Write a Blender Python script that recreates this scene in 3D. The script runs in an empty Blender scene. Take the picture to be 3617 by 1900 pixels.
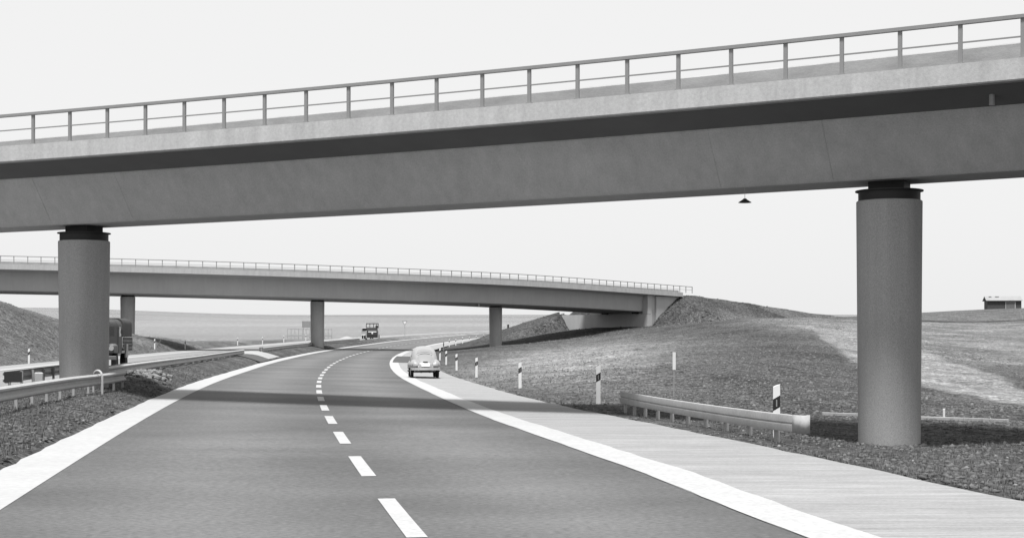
import bpy, math, random
import numpy as np
from mathutils import Vector, Matrix

random.seed(7)
RNG = np.random.default_rng(7)
R = math.radians
scene = bpy.context.scene
COL = scene.collection

# ------------------------------------------------------------------ camera, sky, sun, exposure
F, CX, HY, EYE = 5617.0, 1808.5, 1210.0, 1.73      # photograph geometry: focal length and horizon in photo pixels, eye height
cam_d = bpy.data.cameras.new('camera')
cam = bpy.data.objects.new('camera', cam_d)
COL.objects.link(cam)
cam.location = (0, 0, EYE)
cam.rotation_euler = (R(90), 0, 0)
cam_d.sensor_fit = 'HORIZONTAL'
cam_d.sensor_width = 36
cam_d.lens = 36 * F / 3617
cam_d.shift_y = (HY - 950) / 3617
cam_d.clip_start = 0.2
cam_d.clip_end = 12000
scene.camera = cam

SUN_EL, SUN_AZ = 70.0, 6.0          # elevation; how far to the left of straight behind the camera
world = bpy.data.worlds.new('World')
scene.world = world
world.use_nodes = True
wn, wl = world.node_tree.nodes, world.node_tree.links
wn.clear()
w_out = wn.new('ShaderNodeOutputWorld')
w_bg = wn.new('ShaderNodeBackground')
w_sky = wn.new('ShaderNodeTexSky')
w_sky.sky_type = 'NISHITA'
w_sky.sun_disc = False
w_sky.sun_elevation = R(SUN_EL)
w_sky.sun_rotation = R(180 + SUN_AZ)
w_sky.air_density = 1.0
w_sky.dust_density = 4.0
w_bw = wn.new('ShaderNodeRGBToBW')
w_mix = wn.new('ShaderNodeMix')
w_mix.data_type = 'RGBA'
w_mix.inputs['Factor'].default_value = 0.85
w_mix.inputs['B'].default_value = (6.9, 6.9, 6.9, 1)     # even bright cloud veil over the whole sky
wl.new(w_sky.outputs[0], w_bw.inputs[0])
wl.new(w_bw.outputs[0], w_mix.inputs['A'])
wl.new(w_mix.outputs['Result'], w_bg.inputs['Color'])
w_bg.inputs['Strength'].default_value = 0.1
wl.new(w_bg.outputs[0], w_out.inputs['Surface'])

sun_d = bpy.data.lights.new('sun', 'SUN')
sun_d.energy = 5.0
sun_d.angle = R(12)
sun_d.color = (1.0, 1.0, 1.0)      # black-and-white picture
sun = bpy.data.objects.new('sun', sun_d)
COL.objects.link(sun)
ldir = Vector((math.sin(R(SUN_AZ)) * math.cos(R(SUN_EL)), math.cos(R(SUN_AZ)) * math.cos(R(SUN_EL)), -math.sin(R(SUN_EL))))
sun.rotation_euler = ldir.to_track_quat('-Z', 'Y').to_euler()

scene.view_settings.view_transform = 'Standard'
scene.view_settings.look = 'None'
scene.view_settings.exposure = 0.5
scene.view_settings.gamma = 1.0
scene.view_settings.use_curve_mapping = False
scene.render.engine = 'CYCLES'
scene.cycles.max_bounces = 6

# ------------------------------------------------------------------ helpers
def at(x, y, Y):
    """photo pixel (3617 x 1900) at depth Y metres -> world point"""
    return ((x - CX) / F * Y, Y, EYE + (HY - y) / F * Y)

def tag(o, label=None, cat=None, group=None, kind=None):
    if label: o['label'] = label
    if cat: o['category'] = cat
    if group: o['group'] = group
    if kind: o['kind'] = kind
    return o

def empty(name, loc=(0, 0, 0), rz=0.0):
    o = bpy.data.objects.new(name, None)
    o.empty_display_size = 0.3
    o.location = loc
    o.rotation_euler = (0, 0, rz)
    COL.objects.link(o)
    return o

def link_mesh(name, me, parent=None):
    o = bpy.data.objects.new(name, me)
    COL.objects.link(o)
    if parent: o.parent = parent
    return o

def mesh(name, verts, faces, mat, parent=None, smooth=False):
    me = bpy.data.meshes.new(name)
    me.from_pydata([tuple(map(float, v)) for v in verts], [], [tuple(f) for f in faces])
    me.validate()
    me.update()
    if mat: me.materials.append(mat)
    if smooth:
        me.polygons.foreach_set('use_smooth', [True] * len(me.polygons))
    return link_mesh(name, me, parent)

class MB:
    """collects simple solids into one mesh"""
    def __init__(s): s.v, s.f = [], []
    def add(s, v, f):
        b = len(s.v)
        s.v += [tuple(p) for p in v]
        s.f += [tuple(i + b for i in q) for q in f]
        return s
    def box(s, c, d, rot=None):
        hx, hy, hz = d[0] / 2, d[1] / 2, d[2] / 2
        pts = [Vector((x, y, z)) for z in (-hz, hz) for x, y in ((-hx, -hy), (hx, -hy), (hx, hy), (-hx, hy))]
        if rot is not None: pts = [rot @ p for p in pts]
        pts = [p + Vector(c) for p in pts]
        return s.add(pts, [(3, 2, 1, 0), (4, 5, 6, 7), (0, 1, 5, 4), (1, 2, 6, 5), (2, 3, 7, 6), (3, 0, 4, 7)])
    def bevel_box(s, c, d, b, rot=None):
        """box with chamfered vertical and top edges"""
        hx, hy, hz = d[0] / 2, d[1] / 2, d[2] / 2
        def ring(ix, z):
            x, y = hx - ix, hy - ix
            return [(-x + b, -y, z), (x - b, -y, z), (x, -y + b, z), (x, y - b, z), (x - b, y, z), (-x + b, y, z), (-x, y - b, z), (-x, -y + b, z)]
        pts = ring(0, -hz) + ring(0, hz - b) + ring(b, hz)
        fs = [tuple(range(7, -1, -1)), tuple(range(16, 24))]
        for k in range(2):
            for i in range(8):
                j = (i + 1) % 8
                fs.append((k * 8 + i, k * 8 + j, k * 8 + 8 + j, k * 8 + 8 + i))
        pts = [Vector(p) for p in pts]
        if rot is not None: pts = [rot @ p for p in pts]
        return s.add([p + Vector(c) for p in pts], fs)
    def tube(s, path, r, n=8, caps=True):
        path = [Vector(p) for p in path]
        rr = r if isinstance(r, (list, tuple)) else [r] * len(path)
        pts = []
        for i, p in enumerate(path):
            t = (path[min(i + 1, len(path) - 1)] - path[max(i - 1, 0)]).normalized()
            a = Vector((0, 0, 1)) if abs(t.z) < 0.9 else Vector((1, 0, 0))
            u = t.cross(a).normalized()
            w = u.cross(t).normalized()
            pts += [p + (u * math.cos(2 * math.pi * k / n) + w * math.sin(2 * math.pi * k / n)) * rr[i] for k in range(n)]
        fs = []
        for i in range(len(path) - 1):
            for k in range(n):
                fs.append((i * n + k, i * n + (k + 1) % n, (i + 1) * n + (k + 1) % n, (i + 1) * n + k))
        if caps:
            fs.append(tuple(range(n - 1, -1, -1)))
            fs.append(tuple(range((len(path) - 1) * n, len(path) * n)))
        return s.add(pts, fs)
    def lathe(s, c, prof, n=24, axis='z'):
        """prof: list of (r, h)"""
        pts = []
        for r, h in prof:
            for k in range(n):
                a = 2 * math.pi * k / n
                x, y, z = r * math.cos(a), r * math.sin(a), h
                if axis == 'x': x, y, z = z, x, y
                if axis == 'y': x, y, z = x, z, y
                pts.append((c[0] + x, c[1] + y, c[2] + z))
        fs = []
        for i in range(len(prof) - 1):
            for k in range(n):
                q = (i * n + k, i * n + (k + 1) % n, (i + 1) * n + (k + 1) % n, (i + 1) * n + k)
                fs.append(q if axis != 'y' else q[::-1])
        e = [tuple(range(n - 1, -1, -1)), tuple(range((len(prof) - 1) * n, len(prof) * n))]
        fs += e if axis != 'y' else [q[::-1] for q in e]
        return s.add(pts, fs)
    def loft(s, rings, caps=True, closed=True):
        n = len(rings[0])
        pts = [p for r in rings for p in r]
        fs = []
        m = n if closed else n - 1
        for i in range(len(rings) - 1):
            for k in range(m):
                fs.append((i * n + k, i * n + (k + 1) % n, (i + 1) * n + (k + 1) % n, (i + 1) * n + k))
        if caps:
            fs.append(tuple(range(n - 1, -1, -1)))
            fs.append(tuple(range((len(rings) - 1) * n, len(rings) * n)))
        return s.add(pts, fs)
    def build(s, name, mat, parent=None, smooth=False, auto=None):
        o = mesh(name, s.v, s.f, mat, parent, smooth)
        if auto is not None:
            o.data.polygons.foreach_set('use_smooth', [True] * len(o.data.polygons))
            try: o.data.set_sharp_from_angle(angle=R(auto))
            except Exception: pass
        return o

# ------------------------------------------------------------------ materials (black-and-white picture: neutral greys)
def gmat(name, base, rough=0.85, var=0.12, scale=2.0, fine=0.08, fscale=60.0, stretch=(1, 1, 1), bump=0.0, bscale=40.0,
         metallic=0.0, spec=0.3, attr=None, streak=0.0, coat=0.0, grit=0.0, gscale=9.0):
    m = bpy.data.materials.new(name)
    m.use_nodes = True
    nt = m.node_tree
    N, L = nt.nodes, nt.links
    b = N['Principled BSDF']
    b.inputs['Roughness'].default_value = rough
    b.inputs['Metallic'].default_value = metallic
    b.inputs['Specular IOR Level'].default_value = spec
    b.inputs['Coat Weight'].default_value = coat
    tc = N.new('ShaderNodeTexCoord')
    mp = N.new('ShaderNodeMapping')
    mp.inputs['Scale'].default_value = stretch
    L.new(tc.outputs['Object'], mp.inputs[0])
    def noise(sc, det, vec):
        t = N.new('ShaderNodeTexNoise')
        t.inputs['Scale'].default_value = sc
        t.inputs['Detail'].default_value = det
        t.inputs['Roughness'].default_value = 0.6
        L.new(vec, t.inputs['Vector'])
        return t.outputs['Fac']
    def math_(op, a, c):
        t = N.new('ShaderNodeMath')
        t.operation = op
        for i, x in enumerate((a, c)):
            if isinstance(x, (int, float)): t.inputs[i].default_value = x
            else: L.new(x, t.inputs[i])
        return t.outputs[0]
    def swing(fac, amt):       # 1 + amt * (fac - .5) * 3
        return math_('ADD', math_('MULTIPLY', math_('SUBTRACT', fac, 0.5), amt * 3.0), 1.0)
    if attr:
        a = N.new('ShaderNodeAttribute')
        a.attribute_name = attr
        val = a.outputs['Fac']
    else:
        val = math_('ADD', base, 0.0)
    if var: val = math_('MULTIPLY', val, swing(noise(scale, 4, mp.outputs[0]), var))
    if fine: val = math_('MULTIPLY', val, swing(noise(fscale, 3, mp.outputs[0]), fine))
    if grit: val = math_('MULTIPLY', val, swing(noise(gscale, 2, tc.outputs['Object']), grit))
    if streak:
        mp2 = N.new('ShaderNodeMapping')
        mp2.inputs['Scale'].default_value = (2.2, 2.2, 0.12)
        L.new(tc.outputs['Object'], mp2.inputs[0])
        val = math_('MULTIPLY', val, swing(noise(1.6, 5, mp2.outputs[0]), streak))
    val = math_('MAXIMUM', val, 0.004)
    cr = N.new('ShaderNodeCombineColor')
    for i in range(3): L.new(val, cr.inputs[i])
    L.new(cr.outputs[0], b.inputs['Base Color'])
    if bump:
        bp = N.new('ShaderNodeBump')
        bp.inputs['Strength'].default_value = 1.0
        bp.inputs['Distance'].default_value = bump
        L.new(noise(bscale, 5, mp.outputs[0]), bp.inputs['Height'])
        L.new(bp.outputs[0], b.inputs['Normal'])
    return m

M = {}
M['fascia'] = gmat('fascia_concrete', 0.340, var=0.08, scale=1.3, fine=0.16, fscale=14, streak=0.16, bump=0.004)
M['beam'] = gmat('beam_concrete', 0.400, var=0.09, scale=0.7, fine=0.20, fscale=30, streak=0.14, bump=0.004)
M['slab_shaded'] = gmat('shaded_slab_concrete', 0.125, var=0.10, scale=0.8, fine=0.07, bump=0.004)  # deck concrete darkened to deepen the shade under the overhang
M['beam_far'] = gmat('far_beam_concrete', 0.340, var=0.07, scale=0.5, fine=0.06, fscale=12, streak=0.06, bump=0.004)
M['pillar'] = gmat('pillar_concrete', 0.310, var=0.06, scale=0.9, fine=0.36, fscale=45, streak=0.12, bump=0.004)
M['pillar_far'] = gmat('far_pillar_concrete', 0.36, var=0.08, scale=0.8, fine=0.15, fscale=8, streak=0.08)
M['abut'] = gmat('abutment_concrete', 0.360, var=0.07, scale=0.6, fine=0.07, fscale=10, streak=0.07)
M['parapet'] = gmat('parapet_concrete', 0.290, var=0.25, scale=1.1, fine=0.12, fscale=14, stretch=(1, 1, 3.5), bump=0.004)
M['asphalt'] = gmat('asphalt', 0.135, rough=0.8, var=0.38, scale=0.28, fine=0.62, fscale=26, stretch=(0.5, 0.9, 1), bump=0.004, bscale=120, spec=0.35, attr='tone')
M['asphalt_left'] = gmat('pale_asphalt', 0.171, rough=0.8, var=0.07, scale=0.2, fine=0.05, fscale=25, stretch=(0.5, 1.5, 1), spec=0.35)
M['asphalt_dark'] = gmat('dark_asphalt', 0.058, rough=0.85, var=0.08, scale=0.3, fine=0.10, fscale=20)
M['shoulder'] = gmat('shoulder_concrete', 0.215, rough=0.9, var=0.26, scale=0.8, fine=0.34, fscale=5, stretch=(0.22, 3.0, 1), grit=0.2, gscale=20, bump=0.003, bscale=60)
M['strip'] = gmat('white_concrete_strip', 0.315, rough=0.85, var=0.08, scale=0.8, fine=0.14, fscale=10, bump=0.002)
M['paint'] = gmat('white_road_paint', 0.330, rough=0.7, var=0.10, scale=1.5, fine=0.22, fscale=14)
M['rail_paint'] = gmat('railing_paint', 0.20, rough=0.6, var=0.08, scale=3, fine=0.05, fscale=40, spec=0.4)
M['zinc'] = gmat('galvanised_steel', 0.330, rough=0.8, var=0.14, scale=2.0, fine=0.15, fscale=18, metallic=0.0, spec=0.3)
M['zinc_post'] = gmat('galvanised_post', 0.300, rough=0.6, var=0.12, scale=3, fine=0.08, fscale=40, metallic=0.1)
M['steel_dark'] = gmat('dark_bearing_steel', 0.02, rough=0.6, var=0.1, fine=0.05)
M['white'] = gmat('white_post_plastic', 0.60, rough=0.6, var=0.04, scale=4, fine=0.03)
M['black'] = gmat('black_band', 0.015, rough=0.6, var=0.1, fine=0.0)
M['ground'] = gmat('ground', 0.15, rough=0.95, var=0.45, scale=0.33, fine=0.95, fscale=2.6, grit=1.1, gscale=8.0, bump=0.30, bscale=2.4, spec=0.1, attr='tone')
M['soil'] = gmat('soil_clods', 0.088, rough=0.95, var=0.8, scale=3.0, fine=0.4, fscale=9, spec=0.1)
M['grass'] = gmat('dry_grass', 0.130, rough=0.9, var=0.35, scale=0.8, fine=0.25, fscale=9, spec=0.15)
M['stone'] = gmat('rubble_stone', 0.190, rough=0.9, var=0.35, scale=2.2, fine=0.15, fscale=20, bump=0.01, bscale=25)
M['sand'] = gmat('pale_sand', 0.270, rough=0.95, var=0.05, scale=1.0, fine=0.06, fscale=12)
M['track'] = gmat('dirt', 0.34, rough=0.95, var=0.14, scale=0.5, fine=0.10, fscale=6, bump=0.05, bscale=3)
M['car'] = gmat('pale_car_paint', 0.250, rough=0.35, var=0.02, scale=1, fine=0.02, spec=0.5, coat=0.3)
M['car_lid'] = gmat('pale_car_lid_paint', 0.200, rough=0.35, var=0.02, scale=1, fine=0.02, spec=0.5, coat=0.3)
M['chrome'] = gmat('chrome', 0.75, rough=0.25, var=0.03, fine=0.02, metallic=0.9)
M['tyre'] = gmat('rubber', 0.012, rough=0.9, var=0.1, fine=0.05)
M['hub'] = gmat('hub', 0.4, rough=0.5, var=0.05, fine=0.03)
M['glass'] = gmat('window_glass', 0.55, rough=0.12, var=0.02, fine=0.0, metallic=0.85)
M['glass_dark'] = gmat('dark_window_glass', 0.015, rough=0.08, var=0.02, fine=0.0, spec=0.6)
M['lamp_red'] = gmat('tail_lamp', 0.15, rough=0.3, var=0.03, fine=0.0)
M['truck_dark'] = gmat('dark_truck_paint', 0.035, rough=0.5, var=0.15, scale=2.5, fine=0.1, fscale=25)
M['truck_mid'] = gmat('grey_truck_paint', 0.080, rough=0.55, var=0.2, scale=2.5, fine=0.1, fscale=20)
M['truck_black'] = gmat('truck_chassis', 0.02, rough=0.8, var=0.15, fine=0.05)
M['tarp'] = gmat('canvas_tarp', 0.045, rough=0.85, var=0.2, scale=2, fine=0.1, fscale=20, bump=0.01, bscale=8)
M['plank'] = gmat('weathered_planks', 0.055, rough=0.9, var=0.3, scale=3, fine=0.2, fscale=10, stretch=(4, 4, 0.4))
M['felt'] = gmat('pale_roofing_felt', 0.230, rough=0.9, var=0.12, scale=0.8, fine=0.08, fscale=6)
M['felt_dark'] = gmat('dark_roof_patch', 0.06, rough=0.9, var=0.2, fine=0.1)
M['door'] = gmat('plank_door', 0.11, rough=0.9, var=0.2, scale=2, fine=0.1)
M['frame'] = gmat('pale_door_frame', 0.264, rough=0.8, var=0.1, fine=0.05)

# ------------------------------------------------------------------ road geometry
def smooth_interp(x, xp, fp, w):
    x = np.asarray(x, float)
    o = 0
    ks = np.linspace(-1, 1, 9)
    wt = (1 - ks ** 2) + 0.05
    for k, q in zip(ks, wt): o = o + q * np.interp(x + k * w, xp, fp)
    return o / wt.sum()

PY = [-50, 20, 38, 54, 85, 132, 180, 228, 290, 340, 385, 480, 620, 800]
PZ = [0, 0, .08, .15, .20, .50, .92, 1.47, 2.35, 3.12, 3.85, 5.4, 7.6, 10.0]
def prof(Y): return smooth_interp(Y, PY, PZ, 10.0)
def sstep(a, b, x):
    t = np.clip((np.asarray(x, float) - a) / (b - a), 0, 1)
    return t * t * (3 - 2 * t)
def XL(Y):                       # left asphalt edge of the main carriageway
    d = np.asarray(Y, float) - 25
    return -6.6 - .15 * d + .00041 * d * d
def slope(Y): return -.15 + .00082 * (np.asarray(Y, float) - 25)
def zroad(Y, o):
    return prof(Y) - .022 * sstep(20, 55, Y) * np.maximum(np.asarray(o, float), 0)
def road_pt(Y, o, dz=0.0):
    # the right asphalt edge runs a little closer in near the camera
    o = o - float(np.interp(Y, [0, 14, 20, 34, 43, 54], [.55, .45, .26, .26, .12, 0])) * float(np.interp(o, [4.2, 7.9, 8.6, 10.85], [0, 1, 1, 0]))
    m = slope(Y)
    n = math.sqrt(1 + m * m)
    return (float(XL(Y) + o / n), float(Y - o * m / n), float(zroad(Y, o) + dz))
def strip(name, offs, Ys, dz, mat, jitter=0.0):
    """ribbon along the road between lateral offsets offs (several for interior columns)"""
    v, f = [], []
    n = len(offs)
    for i, Y in enumerate(Ys):
        for k, o in enumerate(offs):
            j = 0.0
            if jitter and k in jitter: j = jitter[k] * (random.random() - .5)
            v.append(road_pt(Y, o + j, dz))
    for i in range(len(Ys) - 1):
        for k in range(n - 1):
            a = i * n + k
            f.append((a, a + 1, a + n + 1, a + n))
    o = mesh(name, v, f, mat)
    return o
def yrange(a, b):
    out = [a]
    while out[-1] < b:
        y = out[-1]
        out.append(min(b, y + max(0.6, 0.035 * abs(y))))
    return out

WA, WS, WSH = 7.9, 0.65, 2.95      # asphalt width, edge line width, outer edge of shoulder (from the asphalt edge)
YR = yrange(-8, 640)
road = strip('road', [-0.05] + [.4 * k for k in range(1, 20)] + [WA + .05], YR, 0.0, M['asphalt'])
def wear(o_): return .070 + .030 * (math.exp(-((o_ - 2.0) / 1.25) ** 2) + math.exp(-((o_ - 5.9) / 1.25) ** 2))
ra = road.data.attributes.new('tone', 'FLOAT', 'POINT')
ra.data.foreach_set('value', [wear(o_) for Y in YR for o_ in ([0] + [.4 * k for k in range(1, 20)] + [WA])]); tag(road, kind='structure')
med_edge = strip('road_edge_strip', [-0.82, 0.0], yrange(-8, 640), 0.006, M['strip'], {0: 0.07}); tag(med_edge, kind='structure')
sh = strip('road_shoulder', [WA, WA + 1.5, WA + WSH], yrange(-8, 640), 0.004, M['shoulder'], {2: 0.08}); tag(sh, kind='structure')
edge_line = strip('edge_line_marking', [WA, WA + WS], yrange(-8, 640), 0.010, M['paint'], {0: .03, 1: .06}); tag(edge_line, kind='structure')
dark = strip('asphalt_patch', [WA + .22, WA + 2, WA + WSH + .1], yrange(119, 148), 0.016, M['asphalt_dark']); tag(dark, kind='structure')
lc = strip('opposite_road', [-15.6, -13.0, -10, -7, -5.6], yrange(10, 640), 0.004, M['asphalt_left']); tag(lc, kind='structure')
lcs = strip('opposite_road_shoulder', [-15.9, -13.6], yrange(10, 640), 0.010, M['shoulder']); tag(lcs, kind='structure')
lce = strip('opposite_road_edge_strip', [-5.65, -5.0], yrange(10, 640), 0.010, M['strip']); tag(lce, kind='structure')
lcl = strip('opposite_edge_line_marking', [-13.9, -13.3], yrange(10, 640), 0.014, M['paint']); tag(lcl, kind='structure')
# lane dashes of the main road
dash_n = 0
y0 = 16.96 - 6.4 * 2
while y0 < 340:
    d = strip('lane_dash_marking', [3.93, 4.12], [y0 - 3.5, y0 - 1.75, y0], 0.008, M['paint'])
    d.parent = road
    y0 += 6.4
# and of the opposite one
y0 = 40
while y0 < 300:
    d = strip('opposite_lane_dash_marking', [-9.65, -9.5], [y0 - 3.5, y0], 0.010, M['paint'])
    d.parent = lc
    y0 += 6.4

# ------------------------------------------------------------------ terrain
CT = []
def c(x, y, Y): CT.append(at(x, y, Y))
# right bank, columns across the picture
for x, y, Y in [(3617, 1745, 19), (3617, 1620, 28), (3617, 1520, 42), (3617, 1430, 58), (3617, 1290, 105), (3617, 1200, 150), (3617, 1135, 215), (3617, 1091, 310),
                (3300, 1565, 36.8), (3140, 1565, 36.8), (2950, 1560, 37), (3300, 1440, 52), (3300, 1340, 80), (3300, 1250, 115), (3300, 1180, 160), (3300, 1136, 215), (3257, 1097, 315),
                (3000, 1440, 50), (3000, 1340, 72), (3000, 1240, 102), (3000, 1170, 145), (3000, 1130, 205), (3040, 1106, 300),
                (2700, 1500, 37), (2700, 1400, 52), (2700, 1300, 75), (2700, 1200, 110), (2700, 1150, 148), (2690, 1124, 190),
                (2500, 1470, 40), (2500, 1380, 56), (2500, 1280, 80), (2500, 1200, 115), (2500, 1155, 160), (2500, 1138, 200),
                (2304, 1200, 145), (2304, 1290, 84), (2304, 1390, 55), (2310, 1150, 203),
                (2100, 1330, 68), (2100, 1240, 115), (2100, 1203, 170),
                (1930, 1330, 74), (1930, 1275, 110), (1930, 1232, 155), (1900, 1211, 190),
                (1754, 1224, 190), (1780, 1265, 135), (1800, 1300, 95),
                (1700, 1232, 172), (1700, 1216, 205), (1690, 1246, 150),
                (1830, 1214, 193), (1985, 1197, 199), (1990, 1166, 213), (2100, 1180, 202), (2150, 1158, 210), (2200, 1163, 204)]: c(x, y, Y)
# guard rail verge, near right
CT += [(4.2, 27, -.10), (5.6, 27.5, -.22), (3.4, 40, -.10), (4.6, 40, -.22), (6.5, 20, -.06), (9, 20, -.15), (12, 30, -.35), (8.7, 44, -.42), (13, 44, -.45), (3, 50, -.08), (8, 10, -.05), (16, 10, .0), (6, 5, 0), (30, 20, 0.3), (40, 60, 1.0), (70, 120, 3), (80, 200, 6), (95, 300, 8.5)]
CT += [(12.5, 245, 2.6), (0, 236, 2.3), (30, 250, 4.6), (36, 268, 5.2), (55, 268, 6.0), (22, 228, 4.4)]
# left bank
for x, y, Y in [(0, 1081, 128), (110, 1119, 132), (212, 1157, 137), (300, 1168, 146), (481, 1183, 166), (600, 1195, 186), (724, 1205, 206), (850, 1208, 226), (1000, 1203, 250), (1120, 1200, 270),
                (-200, 1010, 124), (0, 1190, 116), (-300, 1100, 108), (600, 1199, 215), (481, 1190, 200), (200, 1175, 175)]: c(x, y, Y)
CT += [(-36, 60, 1.4), (-46, 60, 5), (-40, 30, 4), (-60, 90, 6), (-75, 150, 5), (-70, 200, 3.4), (-55, 230, 2.5), (-90, 260, 3), (-28, 20, 1.5)]
# road edges themselves
for Y in (0, 10, 18, 26, 36, 48, 62, 80, 100, 125, 150, 175, 200, 230, 265, 300):
    for o in (WA + WSH + .35, WA / 2, -.9, -5.0, -16.3):
        p = road_pt(Y, o)
        CT.append((p[0], p[1], p[2] - .03))
CT = np.array(CT)
def uv(X, Y):
    Yc = np.maximum(Y, -20) + 40
    return np.stack([X / Yc * 2.2, np.log(Yc)], -1)
def tps_fit(P, z, lam=2e-4):
    n = len(P)
    d2 = ((P[:, None] - P[None]) ** 2).sum(-1)
    K = 0.5 * d2 * np.log(d2 + 1e-12) + lam * np.eye(n)
    Q = np.concatenate([np.ones((n, 1)), P], 1)
    A = np.block([[K, Q], [Q.T, np.zeros((3, 3))]])
    return np.linalg.solve(A, np.concatenate([z, np.zeros(3)]))
CP = uv(CT[:, 0], CT[:, 1])
TW = tps_fit(CP, CT[:, 2])
def tps(X, Y):
    Xs, Ys = np.broadcast_arrays(np.asarray(X, float), np.asarray(Y, float))
    sh_ = Xs.shape
    P = uv(Xs.ravel(), Ys.ravel())
    out = np.empty(len(P))
    for i in range(0, len(P), 20000):
        q = P[i:i + 20000]
        d2 = ((q[:, None] - CP[None]) ** 2).sum(-1)
        out[i:i + 20000] = (0.5 * d2 * np.log(d2 + 1e-12)) @ TW[:-3] + TW[-3] + q @ TW[-2:]
    return out.reshape(sh_)
def far_z(X, Y):
    z = smooth_interp(Y, [0, 300, 400, 700, 1200, 2000, 3000, 3500, 5000, 9000], [2.0, 2.4, 3.2, 6.5, 14.5, 31, 54.5, 56, 30, -40], 60)
    u = X / np.maximum(Y, 200)
    z = z + 15 * sstep(-.13, -.33, u) * sstep(900, 3000, Y)
    z = z + 1.6 * np.sin(X * .0031 + .7) * np.sin(Y * .0022) * sstep(500, 1500, Y)
    return z
def vnoise(X, Y, s, seed=0):
    """smooth value noise"""
    r = np.random.default_rng(seed).random((256, 256))
    x, y = np.asarray(X) * s, np.asarray(Y) * s
    xi, yi = np.floor(x).astype(int), np.floor(y).astype(int)
    fx, fy = x - xi, y - yi
    fx, fy = fx * fx * (3 - 2 * fx), fy * fy * (3 - 2 * fy)
    g = lambda i, j: r[(xi + i) % 256, (yi + j) % 256]
    return (g(0, 0) * (1 - fx) + g(1, 0) * fx) * (1 - fy) + (g(0, 1) * (1 - fx) + g(1, 1) * fx) * fy
def offset_of(X, Y):
    m = slope(np.clip(Y, -50, 700))
    return (X - XL(np.clip(Y, -50, 900))) / np.sqrt(1 + m * m)
def ground_z(X, Y):
    X, Y = np.asarray(X, float), np.asarray(Y, float)
    u = np.abs(X) / np.maximum(Y, 30)
    zn = tps(np.clip(X, -140, 140), np.clip(Y, -30, 330))
    w = np.maximum(sstep(265, 345, Y), sstep(110, 200, np.abs(X)) * sstep(60, 160, Y) * (X < 0))
    z = zn * (1 - w) + far_z(X, Y) * w
    z = np.maximum(z, embank(X, Y))
    o = offset_of(X, Y)
    bank = np.minimum(np.maximum(np.maximum(o - (WA + WSH), -15.9 - o), 0), 6)
    # lumpy made ground away from the paving
    z = z + bank / 6 * (.28 * (vnoise(X, Y, .16, 1) - .5) + .16 * (vnoise(X, Y, .45, 2) - .5)) * (1 - sstep(200, 320, Y))
    med = ((o < -.8) & (o > -5.0))
    zm = prof(Y) + (.30 + .17 * sstep(49, 55, Y)) * np.sin(np.clip((-.8 - o) / 4.2, 0, 1) * math.pi) + .07 * (vnoise(X, Y, .8, 3) - .5) * np.sin(np.clip((-.8 - o) / 4.2, 0, 1) * math.pi)
    wr = 1 - sstep(560, 640, Y)
    z = np.where(med, zm * wr + z * (1 - wr), z)
    paved = ((o >= -.8) & (o <= WA + WSH)) | ((o <= -5.0) & (o >= -15.9))
    zr = zroad(Y, np.where(o > 0, o, 0))
    # tie the ground to the paving edge
    de = np.where(o > 4, o - (WA + WSH), -15.9 - o)
    t = sstep(0, 1.3, de)
    edge = (de > 0) & (Y < 560)
    z = np.where(edge & ~med, (zr - .02) * (1 - t) + z * t, z)
    z = np.where(paved & (Y < 640), zr - .16, z)
    return z
CB = [(-110, 166.5), (-75, 167.5), (-41.8, 173.0), (-22.1, 180.6), (-2.0, 194.0), (20.5, 216.0), (27, 222.6)]
WALL_P, WALL_T = Vector((14.05, 209.55, 0)), Vector((.70, .714, 0)).normalized()      # far bridge abutment face and axis
WALL_N = Vector((WALL_T.y, -WALL_T.x, 0))
def embank(X, Y):
    a = (X - WALL_P.x) * WALL_T.x + (Y - WALL_P.y) * WALL_T.y
    t = (X - WALL_P.x) * WALL_N.x + (Y - WALL_P.y) * WALL_N.y
    cr = 3.9 + np.clip(a / 6.7, -.2, 1) * 4.2 - .066 * np.maximum(a - 7.5, 0)
    cr = cr + .22 * np.exp(-((a - 10.2) / 1.6) ** 2)
    rough = .30 * (vnoise(X, Y, .55, 31) - .5) + .25 * (vnoise(X, Y, .2, 32) - .5)
    z = cr - .50 * np.maximum(t - 5.0, 0) - .50 * np.maximum(-10.2 - t, 0) + rough * np.clip(np.abs(t) - 4.9, 0, 1)
    z = np.where((a > 1.9) | ((t > 5.2) & (a > .3)), z, -50)
    z = z - np.where(t < 5.0, np.maximum(2.0 - a, 0) * 0, 0)
    # cone beyond the far end of the front wall
    ka, kt = 1.0, -11.4
    d = np.hypot(a - ka, t - kt)
    cone = 6.1 - .34 * d - 1.6 * np.maximum(t + 9.9, 0) + .15 * rough
    return np.maximum(z, np.where(a > .9, -50, cone))
def gz(x, y): return float(ground_z(np.array([x]), np.array([y]))[0])

def grid_axis(segs):
    out = []
    for a, b, st in segs:
        n = max(1, int(round((b - a) / st)))
        out += list(np.linspace(a, b, n, endpoint=False))
    out.append(segs[-1][1])
    return np.array(out)
gx = grid_axis([(-3200, -800, 240), (-800, -200, 40), (-200, -80, 6), (-80, -45, 1.4), (-45, 34, .5), (34, 80, 1.3), (80, 200, 6), (200, 800, 40), (800, 3200, 240)])
gy = grid_axis([(-60, 8, 4), (8, 70, .5), (70, 250, 1.0), (250, 360, 3), (360, 800, 20), (800, 3600, 70), (3600, 9000, 600)])
GX, GY = np.meshgrid(gx, gy)
GZ = ground_z(GX, GY)
nx, ny = len(gx), len(gy)
verts = np.stack([GX, GY, GZ], -1).reshape(-1, 3)
idx = np.arange(nx * ny).reshape(ny, nx)
quads = np.stack([idx[:-1, :-1], idx[:-1, 1:], idx[1:, 1:], idx[1:, :-1]], -1).reshape(-1, 4)
me = bpy.data.meshes.new('ground')
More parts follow.
